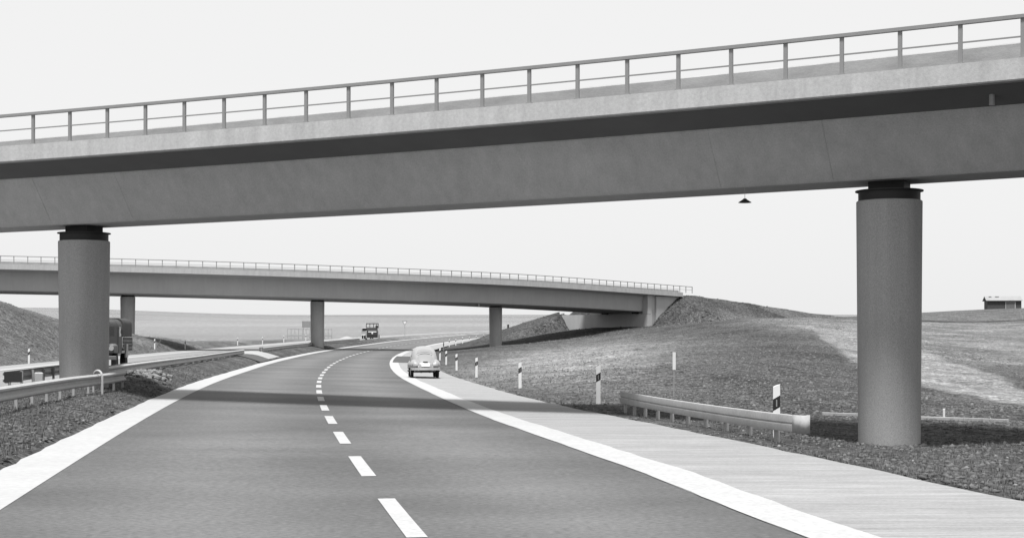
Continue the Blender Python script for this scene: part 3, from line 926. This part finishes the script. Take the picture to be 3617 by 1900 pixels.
for k in range(95):
    a = random.gauss(0, 1.0); b = random.gauss(0, .34)
    if abs(a) > 2.0 or abs(b) > .8: continue
    st = link_mesh('stone', rocks[k % 5], heap)
    yy = 57.0 + a * 2.3
    oo = -2.0 + b * 1.0
    q = road_pt(yy, oo)
    r = random.uniform(.06, .14)
    h = max(0, .16 * (1 - (a / 1.9) ** 2) * (1 - (b / .8) ** 2)) * random.random()
    st.location = (q[0] - h0[0], q[1] - h0[1], gz(q[0], q[1]) - hz0 + r * .35 + h)
    st.scale = (r, r, r * .8); st.rotation_euler = (random.random() * 6, random.random() * 6, random.random() * 6)

# ------------------------------------------------------------------ loose clods, stones and grass on the verges
def scatter_mesh(name, pts, shapes, mat, label=None):
    V, Fc = [], []
    b = 0
    for (x, y, z), (sv, sf), sc, rot in pts_iter(pts, shapes):
        ca, sa = math.cos(rot), math.sin(rot)
        q = sv * sc
        q = np.stack([q[:, 0] * ca - q[:, 1] * sa + x, q[:, 0] * sa + q[:, 1] * ca + y, q[:, 2] + z], -1)
        V.append(q); Fc.append(sf + b); b += len(sv)
    V = np.concatenate(V); Fc = np.concatenate(Fc)
    me_ = bpy.data.meshes.new(name)
    me_.vertices.add(len(V)); me_.vertices.foreach_set('co', V.ravel())
    me_.loops.add(Fc.size); me_.loops.foreach_set('vertex_index', Fc.ravel().astype(np.int32))
    me_.polygons.add(len(Fc)); me_.polygons.foreach_set('loop_start', np.arange(0, Fc.size, 3))
    me_.update(calc_edges=True); me_.validate()
    me_.materials.append(mat)
    o = link_mesh(name, me_)
    return tag(o, label, kind='stuff')
def pts_iter(pts, shapes):
    for i, p in enumerate(pts):
        sc = p[3]
        yield p[:3], shapes[i % len(shapes)], sc, RNG.random() * 6.28
def region(n, Ys, offs, bias=1.0):
    """random points by road distance and lateral offset, denser near the camera"""
    out_x, out_y = [], []
    a, b = Ys
    t = RNG.random(n)
    Y = 1 / (1 / a + (1 / b - 1 / a) * t ** bias)
    o_ = offs[0] + (offs[1] - offs[0]) * RNG.random(n)
    m = slope(Y); nn = np.sqrt(1 + m * m)
    X = XL(Y) + o_ / nn
    return X, Y - o_ * m / nn
def visible(X, Y, pad=.03): return (np.abs(X / np.maximum(Y, 1)) < .322 + pad) & (Y > 8)
def pack(X, Y, smin, smax, pw=2.0, dz=0.0):
    k = visible(X, Y) & (seg_dist(X, Y, TRACK) > 0.3)
    X, Y = X[k], Y[k]
    RD = seg_dist(X, Y, [(2.9, 42, 0), (3.7, 35.5, 0), (5.1, 28, 0)])
    Z = ground_z(X, Y) + dz
    S = smin + (smax - smin) * RNG.random(len(X)) ** pw
    S = np.where(RD < .8, np.minimum(S, .045), S)
    return np.stack([X, Y, Z, S], -1)
oct_f = np.array([(0, 2, 4), (2, 1, 4), (1, 3, 4), (3, 0, 4), (2, 0, 5), (1, 2, 5), (3, 1, 5), (0, 3, 5)])
clods = []
for k in range(8):
    v = np.array([(1, 0, .1), (-1, 0, 0), (0, 1, 0), (0, -1, .1), (0, 0, .5), (0, 0, -.4)], float) * RNG.uniform(.6, 1.25, (6, 1)) + RNG.normal(0, .12, (6, 3))
    clods.append((v, oct_f))
tufts = []
for k in range(10):
    V, Fq = [], []
    nb_ = 9
    for j in range(nb_):
        a = RNG.random() * 6.28; r = RNG.random() * .5; lean = RNG.uniform(.1, .8); hgt = RNG.uniform(.55, 1.2)
        bx, by = r * math.cos(a), r * math.sin(a)
        w = .07
        px_, py_ = -math.sin(a) * w, math.cos(a) * w
        tx, ty = bx + math.cos(a) * lean * .6, by + math.sin(a) * lean * .6
        i0 = len(V)
        V += [(bx + px_, by + py_, -.05), (bx - px_, by - py_, -.05), (tx, ty, hgt)]
        Fq.append((i0, i0 + 1, i0 + 2))
    tufts.append((np.array(V), np.array(Fq)))
P1 = [pack(*region(9000, (15, 75), (-4.9, -.95)), .015, .075, 2.2), pack(*region(16000, (14, 90), (WA + WSH + .15, WA + WSH + 16)), .02, .10, 2.4),
      pack(*region(3000, (40, 110), (WA + WSH + 2, WA + WSH + 26)), .03, .11, 3.0),
      pack(*region(60000, (36, 190), (WA + WSH + 3, WA + WSH + 42), .8), .03, .15, 2.4, -.02), pack(*region(5000, (185, 240), (20, 60), 1.0), .06, .28, 2.5, -.05), pack(*region(5000, (70, 200), (-30, -16.5), .8), .04, .18, 3.0, -.03)]
def ring_pts(cx, cy, r0, r1, n, smin, smax):
    a_, q_ = RNG.random(n) * 6.283, r0 + (r1 - r0) * RNG.random(n) ** 1.5
    return pack(cx + q_ * np.cos(a_), cy + q_ * np.sin(a_), smin, smax, 2.0, -.01)
P1 += [ring_pts(PB.x, PB.y, .70, 2.2, 420, .03, .15), ring_pts(PA.x, PA.y, .72, 1.3, 150, .03, .11)]
P1 = np.concatenate(P1)
sown = np.exp(-((P1[:, 0] - 1.5 - (P1[:, 1] - 70) * .06) / 6.5) ** 2 - ((P1[:, 1] - 112) / 46) ** 2)     # the sown slope is raked clean
P1 = P1[(sown < .3) | (RNG.random(len(P1)) < .12)]
scatter_mesh('soil_clods', P1, clods, M['soil'], 'loose soil clods and stones on the verges and median')
P3 = [pack(*region(500, (15, 70), (-4.8, -1.0)), .02, .06, 2.0), pack(*region(900, (14, 100), (WA + WSH + .4, WA + WSH + 18)), .02, .065, 2.5)]
scatter_mesh('stones', np.concatenate(P3), clods, M['stone'], 'scattered pale stones on the verges and median')
P2 = [pack(*region(6000, (15, 75), (-4.9, -.95)), .04, .11, 1.5), pack(*region(14000, (13, 70), (WA + WSH + .05, WA + WSH + 15)), .03, .09, 1.6),
      pack(*region(3000, (45, 120), (WA + WSH + .2, WA + WSH + 12)), .04, .10, 1.5)]
scatter_mesh('grass', np.concatenate(P2), tufts, M['grass'], 'short dry grass tufts on the verges')

# ------------------------------------------------------------------ parked car on the shoulder
def car_at(loc, heading):
    root = empty('car', loc, heading)
    root.scale = (.97, 1.0, 1.05)
    tag(root, 'pale rounded small car seen from behind on the right shoulder', 'car')
    # side profile of the top line from the tail (y=0) to the nose
    yy = [0.02, .08, .2, .4, .6, .8, 1.0, 1.25, 1.5, 1.8, 2.1, 2.35, 2.55, 2.75, 2.95, 3.1, 3.4, 3.7, 3.92, 4.05]
    zt_ = [.60, .70, .82, .97, 1.09, 1.20, 1.30, 1.405, 1.465, 1.495, 1.49, 1.45, 1.36, 1.18, 1.02, .97, .92, .82, .68, .52]
    ww = [.30, .40, .49, .56, .605, .64, .665, .685, .695, .70, .70, .695, .68, .66, .63, .58, .52, .44, .34, .22]
    zb_ = [.40, .36, .33, .30, .28, .27, .26, .25, .25, .25, .25, .25, .25, .25, .26, .28, .30, .32, .36, .40]
    fr_ = [0, .18, .36, .48, .58, .68, .78, .86, .92, .965, .99, 1.0]
    sh_ = [.88, .98, 1.0, .985, .955, .905, .84, .765, .66, .50, .28, 0]
    def ring(y):
        w, zt2, zb2 = np.interp(y, yy, ww), np.interp(y, yy, zt_), np.interp(y, yy, zb_)
        R_ = [(w * s, y, zb2 + (zt2 - zb2) * f) for f, s in zip(fr_, sh_)]
        L_ = [(-x, y_, z) for x, y_, z in reversed(R_[:-1])]
        return R_ + L_
    ys = sorted(set(list(np.linspace(.02, 4.05, 46))))
    body = MB().loft([ring(y) for y in ys]).build('body', M['car'], root, auto=50)
    def surf(x, y, off):
        """point on the upper body at lateral x, station y, pushed outwards"""
        def z_of(xx, y_):
            w, zt2, zb2 = np.interp(y_, yy, ww), np.interp(y_, yy, zt_), np.interp(y_, yy, zb_)
            xs = [w * s for s in sh_[2:]][::-1]; zs = [zb2 + (zt2 - zb2) * f for f in fr_[2:]][::-1]
            return float(np.interp(abs(xx), xs, zs))
        z = z_of(x, y)
        e = .02
        nx_ = -(z_of(x + e, y) - z_of(x - e, y)) / (2 * e); ny_ = -(z_of(x, y + e) - z_of(x, y - e)) / (2 * e)
        n = Vector((nx_, ny_, 1)).normalized()
        return Vector((x, y, z)) + n * off
    def patch_on(name, x0, x1, y0, y1, off, mat, parent, bow=0.0, nxp=9, nyp=5, taper=0.0):
        V, Fq = [], []
        for i in range(nyp):
            b = i / (nyp - 1)
            for k in range(nxp):
                a = k / (nxp - 1) * 2 - 1
                x = (x0 + x1) / 2 + a * (x1 - x0) / 2 * (1 - taper * abs(b - .5) * 2 * (abs(a) ** 2))
                y = y0 + (y1 - y0) * b + bow * a * a
                V.append(surf(x, y, off))
        for i in range(nyp - 1):
            for k in range(nxp - 1):
                q = i * nxp + k
                Fq.append((q, q + 1, q + nxp + 1, q + nxp))
        return mesh(name, V, Fq, mat, parent, True)
    rw = patch_on('rear_window', -.40, .40, .84, 1.10, .008, M['glass'], root, bow=-.05, taper=.12)
    patch_on('window_seal', -.43, .43, .80, .835, .007, M['lamp_red'], rw, bow=-.05, nyp=2)
    lid = patch_on('engine_lid', -.40, .40, .10, .62, .010, M['car_lid'], root, bow=.06, taper=.25)
    patch_on('louver', -.36, .36, .665, .705, .010, M['black'], root, bow=-.05, nyp=2)
    MB().box((0, .055, .745), (.24, .07, .035), Matrix.Rotation(.6, 3, 'X')).build('plate_lamp', M['black'], lid)
    MB().box((0, -.015, .62), (.40, .015, .17), Matrix.Rotation(-.35, 3, 'X')).build('number_plate', M['white'], root)
    # side windows
    for sx in (-1, 1):
        for (ya, yb) in ((1.22, 1.72), (1.80, 2.40)):
            V = []
            for y, f in ((ya + (.10 if ya < 1.5 else 0), .62), (yb, .62), (yb - (.18 if yb > 2 else 0), .87), (ya + (.16 if ya < 1.5 else 0), .87)):
                w, zt2, zb2 = np.interp(y, yy, ww), np.interp(y, yy, zt_), np.interp(y, yy, zb_)
                V.append((sx * (w * np.interp(f, fr_, sh_) + .006), y, zb2 + (zt2 - zb2) * f))
            mesh('side_window', V, [(0, 1, 2, 3) if sx > 0 else (3, 2, 1, 0)], M['glass_dark'], root)
    def fender(cx, cy, rx, ry, rz_, cz, name='fender'):
        mb = MB()
        rings = []
        for i in range(13):
            a = math.pi * (i / 12)
            yq = cy - ry * math.cos(a)
            k = math.sin(a) ** .75
            rr = []
            for j in range(11):
                b = math.pi * j / 10 - math.pi / 2
                xx = cx + math.copysign(1, cx) * rx * k * math.cos(b) * 1.0
                zz = cz + rz_ * k * math.sin(b) * (1 if b > 0 else .62)
                rr.append((xx, yq, zz))
            rr += [(cx - math.copysign(.12, cx), yq, cz + rz_ * k * .7), (cx - math.copysign(.12, cx), yq, cz - rz_ * k * .5)]
            rings.append(rr if cx > 0 else rr[::-1])
        mb.loft(rings)
        return mb.build(name, M['car'], root, auto=60)
    for sx in (-1, 1):
        f_ = fender(sx * .50, .62, .29, .60, .30, .58)
        fender(sx * .50, 3.20, .28, .62, .28, .56)
        tl = MB().lathe((sx * .615, .10, .62), [(.055, -.05), (.055, .0), (.045, .03)], 14, 'y')
        tl.v = [(x, .20 - y, z) for x, y, z in tl.v]; tl.f = [q[::-1] for q in tl.f]
        tl.build('tail_light', M['lamp_red'], f_)
        MB().box((sx * .70, 1.95, .31), (.20, 1.55, .05)).build('running_board', M['truck_black'], root)
        for cy in (.84, 3.22):
            w_ = MB().lathe((sx * .645, cy, .315), [(.20, -.075), (.295, -.075), (.315, -.05), (.315, .05), (.295, .075), (.20, .075)], 28, 'x').build('wheel', M['tyre'], root, auto=40)
            MB().lathe((sx * .645 + sx * .066, cy, .315), [(.20, -.01), (.19, .012), (.10, .02)] if sx > 0 else [(.10, -.02), (.19, -.012), (.20, .01)], 20, 'x').build('rim', M['hub'], w_, auto=40)
    def bumper(y, dirn):
        pth = [(-.74, y + dirn * .17, .43), (-.70, y + dirn * .05, .43), (-.5, y, .43), (0, y - dirn * .03, .43), (.5, y, .43), (.70, y + dirn * .05, .43), (.74, y + dirn * .17, .43)]
        mb = MB()
        rings = []
        for p_ in pth:
            rings.append([(p_[0], p_[1] - .02, p_[2] - .055), (p_[0], p_[1] + .02, p_[2] - .055), (p_[0], p_[1] + .02, p_[2] + .055), (p_[0], p_[1] - .02, p_[2] + .055)])
        return mb.loft(rings).build('bumper', M['chrome'], root, auto=50)
    b1 = bumper(-.12, 1); bumper(4.17, -1)
    for sx in (-1, 1):
        MB().bevel_box((sx * .36, -.15, .46), (.05, .06, .2), .012).build('overrider', M['chrome'], b1)
        MB().tube([(sx * .22, .3, .27), (sx * .22, -.10, .265)], .022, 8).build('exhaust', M['truck_black'], root)
    MB().box((0, .95, .31), (1.12, .5, .12)).build('rear_axle', M['truck_black'], root)
    MB().box((0, .25, .345), (1.0, .4, .07)).build('rear_apron', M['truck_black'], root)
    return root
cp = at(1503, 1334, 77.5)
car_at((cp[0], cp[1], float(zroad(cp[1], offset_of(np.array(cp[0]), np.array(cp[1])))) + .012), math.atan(-float(slope(80))))

# ------------------------------------------------------------------ lorry behind the left pillar (front towards the camera)
def wheel(root, x, y, r, w, name='wheel'):
    o = MB().lathe((x, y, r), [(r * .6, -w / 2), (r * .93, -w / 2), (r, -w * .3), (r, w * .3), (r * .93, w / 2), (r * .6, w / 2)], 24, 'x').build(name, M['tyre'], root, auto=40)
    MB().lathe((x, y, r), [(r * .58, -w * .42), (r * .58, w * .42)], 18, 'x').build('rim', M['hub'], o, auto=40)
    return o
def lorry_a(loc, rz):
    root = empty('lorry', loc, rz)
    tag(root, 'old dark lorry half hidden behind the left near pillar', 'lorry')
    W = 1.12
    # cab: lofted cross-sections front (y=0) to back, rounded roof
    def cs(y, w, zt, r):
        pts = []
        for a in np.linspace(0, math.pi / 2, 6):
            pts.append((w - r + r * math.cos(a), y, zt - r + r * math.sin(a)))
        return [(w, y, .95)] + pts + [(-x, y_, z) for x, y_, z in reversed(pts)] + [(-w, y, .95)]
    MB().loft([cs(.12, W - .06, 2.52, .28), cs(.2, W, 2.68, .34), cs(.5, W, 2.78, .38), cs(1.5, W, 2.78, .38), cs(1.6, W - .05, 2.7, .36)]).build('cab', M['truck_dark'], root, auto=40)
    # nose, grille, fenders
    MB().bevel_box((0, -.12, 1.35), (1.0, .7, .85), .1).build('bonnet', M['truck_mid'], root)
    g_ = MB().box((0, -.485, 1.25), (.72, .03, .62)).build('grille', M['truck_black'], root)
    for k in range(7): MB().box((-.3 + .1 * k, -.51, 1.25), (.035, .03, .58)).build('grille_bar', M['truck_mid'], g_)
    for sx in (-1, 1):
        MB().box((sx * .52, .148, 2.12), (.80, .06, .50)).build('windscreen', M['glass_dark'], root)
        MB().box((sx * (W + .004), .75, 2.10), (.012, .55, .50)).build('side_window', M['glass'], root)
        MB().bevel_box((sx * .86, -.05, 1.22), (.50, .62, .5), .12).build('mudguard', M['truck_mid'], root)
        hl = MB().lathe((sx * .84, -.36, 1.22), [(.12, 0), (.14, .03), (.13, .08)], 18, 'y'); hl.v = [(x, -.74 - (y - -.36) + .37, z) for x, y, z in hl.v]; hl.f = [q[::-1] for q in hl.f]
        hl.build('headlight', M['glass'], root)
        wheel(root, sx * .92, .25, .47, .26)
        wheel(root, sx * .92, 3.6, .47, .3)
        MB().tube([(sx * 1.10, .2, 2.3), (sx * 1.30, .1, 2.25), (sx * 1.30, .1, 2.05)], .015, 6).build('mirror_arm', M['truck_black'], root)
        MB().bevel_box((sx * 1.31, .08, 2.1), (.13, .03, .2), .012).build('mirror', M['truck_black'], root)
        MB().bevel_box((sx * 1.15, 3.0, 1.08), (.14, .5, .75), .05).build('rear_mudguard', M['frame'], root)
    MB().bevel_box((0, -.55, .72), (2.26, .12, .2), .03).build('bumper', M['truck_mid'], root)
    MB().box((0, -.63, .76), (.5, .02, .13)).build('number_plate', M['white'], root)
    MB().box((0, 2.3, .85), (.9, 4.8, .2)).build('chassis', M['truck_black'], root)
    bed = MB().box((0, 3.45, 1.15), (2.36, 3.5, .14)).build('load_bed', M['plank'], root)
    for sx in (-1, 1):
        for k in range(3): MB().box((sx * 1.16, 3.45, 1.34 + .19 * k), (.05, 3.48, .17)).build('side_board', M['plank'], bed)
    # canvas cover with curved top
    pr = [(1.15, 1.85)] + [(1.15 - .35 + .35 * math.cos(a), 2.52 + .33 * math.sin(a)) for a in np.linspace(0, math.pi / 2, 6)]
    pr = pr + [(-x, z) for x, z in reversed(pr)]
    MB().loft([[(x, y, z + .015 * math.sin(y * 3)) for x, z in pr] for y in np.linspace(1.75, 5.18, 9)]).build('canvas_cover', M['tarp'], root, auto=40)
    return root
lp = at(395, 1318, 84)
lX = -.2394 * 84 - 1.85
lorry_a((lX, 84, float(prof(84)) + .01), math.atan(-float(slope(84))) + .0)

# ------------------------------------------------------------------ far works lorry with a rack on its roof
def lorry_b(loc, rz):
    root = empty('lorry', loc, rz)
    tag(root, 'distant dark lorry with an open rack above its cab on the opposite carriageway', 'lorry')
    MB().bevel_box((0, .75, 1.25), (1.9, 1.5, 1.1), .08).build('cab', M['truck_dark'], root)
    MB().box((0, -.01, .62), (1.88, .1, .5)).build('radiator_panel', M['truck_black'], root)
    MB().box((0, -.015, 1.42), (1.45, .06, .17)).build('white_band', M['white'], root)
    em = MB().lathe((0, 0, 1.17), [(.16, 0), (.12, .04)], 16, 'y'); em.v = [(x, -.01 - y, z) for x, y, z in em.v]; em.f = [q[::-1] for q in em.f]
    em.build('round_badge', M['white'], root)
    ws = MB().bevel_box((0, .8, 1.93), (1.86, 1.2, .26), .05).build('cab_top', M['truck_mid'], root)
    rk = MB()
    for z in (2.14, 2.86):
        for y in (.1, 2.6): rk.box((0, y, z), (2.2, .09, .09 if z < 2.5 else .12))
        for x in (-1.07, 1.07): rk.box((x, 1.35, z + .003), (.07, 2.42, .07))
    rk.build('roof_rack', M['truck_black'], root)
    for x in (-1.06, -.45, .2, .75, 1.06):
        for y in (.1, 2.6): MB().box((x, y, 2.5), (.07, .05, .62)).build('rack_post', M['truck_black'], root)
    MB().bevel_box((.78, .3, 2.35), (.45, .3, .33), .05).build('rack_load', M['truck_dark'], root)
    for sx in (-1, 1):
        MB().bevel_box((sx * 1.05, .3, .95), (.19, .6, 1.35), .05).build('pale_fender', M['frame'], root)
        wheel(root, sx * 1.12, .9, .45, .24)
        wheel(root, sx * 1.12, 4.2, .45, .24)
    MB().box((0, 3.2, 1.0), (2.1, 3.6, .5)).build('load_bed', M['truck_dark'], root)
    return root
bX = (1315 - CX) / F * 280
lorry_b((bX, 280, float(prof(280)) + .02), .075)
# grey van just behind it
vX = (1296 - CX) / F * 296
van = empty('van', (vX - .15, 296, float(prof(296)) + .02), math.atan(-float(slope(296)))); tag(van, 'small grey van partly hidden behind the left side of distant lorry', 'van')
MB().bevel_box((0, 1.9, 1.35), (1.75, 3.8, 1.5), .15).build('body', M['frame'], van)
MB().box((0, -.012, 1.72), (1.4, .05, .45)).build('windscreen', M['glass_dark'], van)
MB().box((0, -.05, .72), (1.7, .12, .16)).build('bumper', M['white'], van)
for sx in (-1, 1):
    for cy in (.7, 3.0): wheel(van, sx * .76, cy, .34, .2)

# ------------------------------------------------------------------ fence with a board beyond the left carriageway
f0 = Vector(((1015 - CX) / F * 300, 300, 0)); f1 = Vector(((1172 - CX) / F * 305, 305, 0))
f0.z, f1.z = gz(f0.x, f0.y), gz(f1.x, f1.y)
fen = empty('site_fence', f0); tag(fen, 'low dark rail fence beyond the opposite carriageway behind the middle far pillar', 'fence')
for k in range(13):
    q = (f1 - f0) * (k / 12)
    MB().box(q + Vector((0, 0, .9)), (.06, .06, 1.9)).build('fence_post', M['rail_paint'], fen)
MB().box((f1 - f0) / 2 + Vector((0, 0, 1.78)), ((f1 - f0).length, .05, .06), Matrix.Rotation(math.atan2((f1 - f0).y, (f1 - f0).x), 3, 'Z')).build('fence_rail', M['rail_paint'], fen)
MB().box((f1 - f0) / 2 + Vector((0, -.12, .55)), ((f1 - f0).length, .10, .3), Matrix.Rotation(math.atan2((f1 - f0).y, (f1 - f0).x), 3, 'Z')).build('fence_board', M['strip'], fen)
sb_ = Vector(((1084 - CX) / F * 308, 308, 0)); sb_.z = gz(sb_.x, sb_.y)
brd = empty('site_board', sb_); tag(brd, 'dark square notice board on posts behind the low site fence', 'board')
MB().box((0, 0, 2.75), (1.9, .06, 1.25)).build('panel', M['rail_paint'], brd)
for sx in (-1, 1): MB().box((sx * .7, .06, 1.3), (.08, .06, 2.8)).build('board_post', M['rail_paint'], brd)
# heap right of it
hpX = (1225 - CX) / F * 292
hv, hf = [], []
for i in range(9):
    for k in range(20):
        a, r = 2 * math.pi * k / 20, 1 - i / 8
        hv.append((hpX + 1.9 * r * math.cos(a) * (1 + .1 * math.sin(3 * a)), 292 + 1.3 * r * math.sin(a), gz(hpX, 292) - .05 + .75 * (1 - r ** 1.4)))
for i in range(8):
    for k in range(20): hf.append((i * 20 + k, i * 20 + (k + 1) % 20, (i + 1) * 20 + (k + 1) % 20, (i + 1) * 20 + k))
tag(mesh('gravel_heap', hv, hf, M['sand'], None, True), 'small pale gravel heap by the opposite carriageway left of the distant lorry', 'gravel heap')
# yield sign on a pole
sg = Vector(((1430 - CX) / F * 330, 330, 0)); sg.z = gz(sg.x, sg.y)
sign = empty('traffic_sign', sg); tag(sign, 'small distant triangular road sign on a thin pole right of the distant lorry', 'traffic sign')
MB().tube([(0, 0, -.3), (0, 0, 3.0)], .045, 8).build('pole', M['zinc_post'], sign)
def tri(s_, y, z):
    return [(-s_, y, z + s_ * .58), (s_, y, z + s_ * .58), (0, y, z - s_ * 1.15)]
t0, t1 = tri(.56, -.06, 3.1), tri(.56, -.09, 3.1)
mesh('sign_plate', t0 + t1, [(0, 1, 2), (5, 4, 3), (0, 3, 4, 1), (1, 4, 5, 2), (2, 5, 3, 0)], M['rail_paint'], sign)
t0, t1 = tri(.34, -.092, 3.1), tri(.34, -.096, 3.1)
mesh('sign_face', t0 + t1, [(0, 1, 2), (5, 4, 3), (0, 3, 4, 1), (1, 4, 5, 2), (2, 5, 3, 0)], M['white'], sign)
# dark roller / works trailer right of the right far pillar
tr = Vector(((1795 - CX) / F * 285, 285, 0)); tr.z = gz(tr.x, tr.y)
rol = empty('works_trailer', tr); tag(rol, 'dark works trailer with upright post seen beside the right far pillar', 'trailer')
MB().bevel_box((0, 0, 1.15), (1.6, 2.6, .85), .06).build('body', M['truck_dark'], rol)
MB().bevel_box((0, .1, 2.2), (.36, .36, 1.4), .04).build('upright', M['truck_dark'], rol)
for sx in (-1, 1):
    for cy in (-.8, .8): wheel(rol, sx * .72, cy, .42, .2)

# ------------------------------------------------------------------ shed on the right skyline
hz = 318.0
hc = Vector(((3541 - CX) / F * hz, hz, 0)); hc.z = at(3546, 1096, hz)[2] - .05
shed = empty('wooden_shed', hc, -.12); tag(shed, 'small dark plank shed with patched pale roof on the right skyline', 'shed')
sw, sd_, shh = 6.5, 3.6, 1.95
wl_ = MB().box((0, 0, shh / 2 - .3), (sw, sd_, shh + .6)).build('wall', M['plank'], shed)
pm_ = None
x = -sw / 2 + .12
while x < sw / 2:
    if not (.12 < x < 2.28):
        if pm_ is None:
            o = MB().box((0, 0, shh / 2 - .3), (.21, .03, shh + .58)).build('plank', M['plank'], wl_); pm_ = o.data
        else: o = link_mesh('plank', pm_, wl_)
        o.location = (x, -sd_ / 2 - .016 - .012 * random.random(), 0)
    x += .235
rf = MB()
e, rh = .35, .85
A = [(-sw / 2 - .3, -sd_ / 2 - e, shh - .05), (sw / 2 + .25, -sd_ / 2 - e, shh - .05), (sw / 2 + .25, 0, shh + rh), (-sw / 2 - .3, 0, shh + rh), (-sw / 2 - .3, sd_ / 2 + e, shh - .05), (sw / 2 + .25, sd_ / 2 + e, shh - .05)]
B = [(x, y, z + .1) for x, y, z in A]
rf.add(A + B, [(3, 2, 1, 0), (4, 5, 2, 3), (6, 7, 8, 9), (9, 8, 11, 10), (0, 1, 7, 6), (5, 4, 10, 11), (1, 2, 8, 7), (2, 5, 11, 8), (3, 0, 6, 9), (4, 3, 9, 10)])
roof = rf.build('roof', M['felt'], shed)
mesh('gable', [(sw / 2 - .01, -sd_ / 2, shh), (sw / 2 - .01, sd_ / 2, shh), (sw / 2 - .01, 0, shh + rh - .1), (sw / 2 - .12, -sd_ / 2, shh), (sw / 2 - .12, sd_ / 2, shh), (sw / 2 - .12, 0, shh + rh - .1)], [(0, 1, 2), (5, 4, 3), (0, 2, 5, 3), (1, 4, 5, 2)], M['plank'], shed)
sl = math.atan2(rh + .05, sd_ / 2 + e)
for px_, w_ in ((-2.5, .55), (-1.15, .75)):
    MB().box((px_, -.45, shh + rh - .45 * math.tan(sl) + .11), (w_, .5, .03), Matrix.Rotation(sl, 3, 'X')).build('roof_patch', M['felt_dark'], roof)
MB().box((1.2, -sd_ / 2 - .05, .78), (1.7, .06, 1.6)).build('door', M['door'], shed)
for x_ in (.28, 2.12): MB().box((x_, -sd_ / 2 - .06, .80), (.22 if x_ > 1 else .14, .09, 1.62)).build('door_jamb', M['frame'], shed)
MB().box((1.2, -sd_ / 2 - .062, 1.66), (2.06, .09, .10)).build('door_lintel', M['frame'], shed)
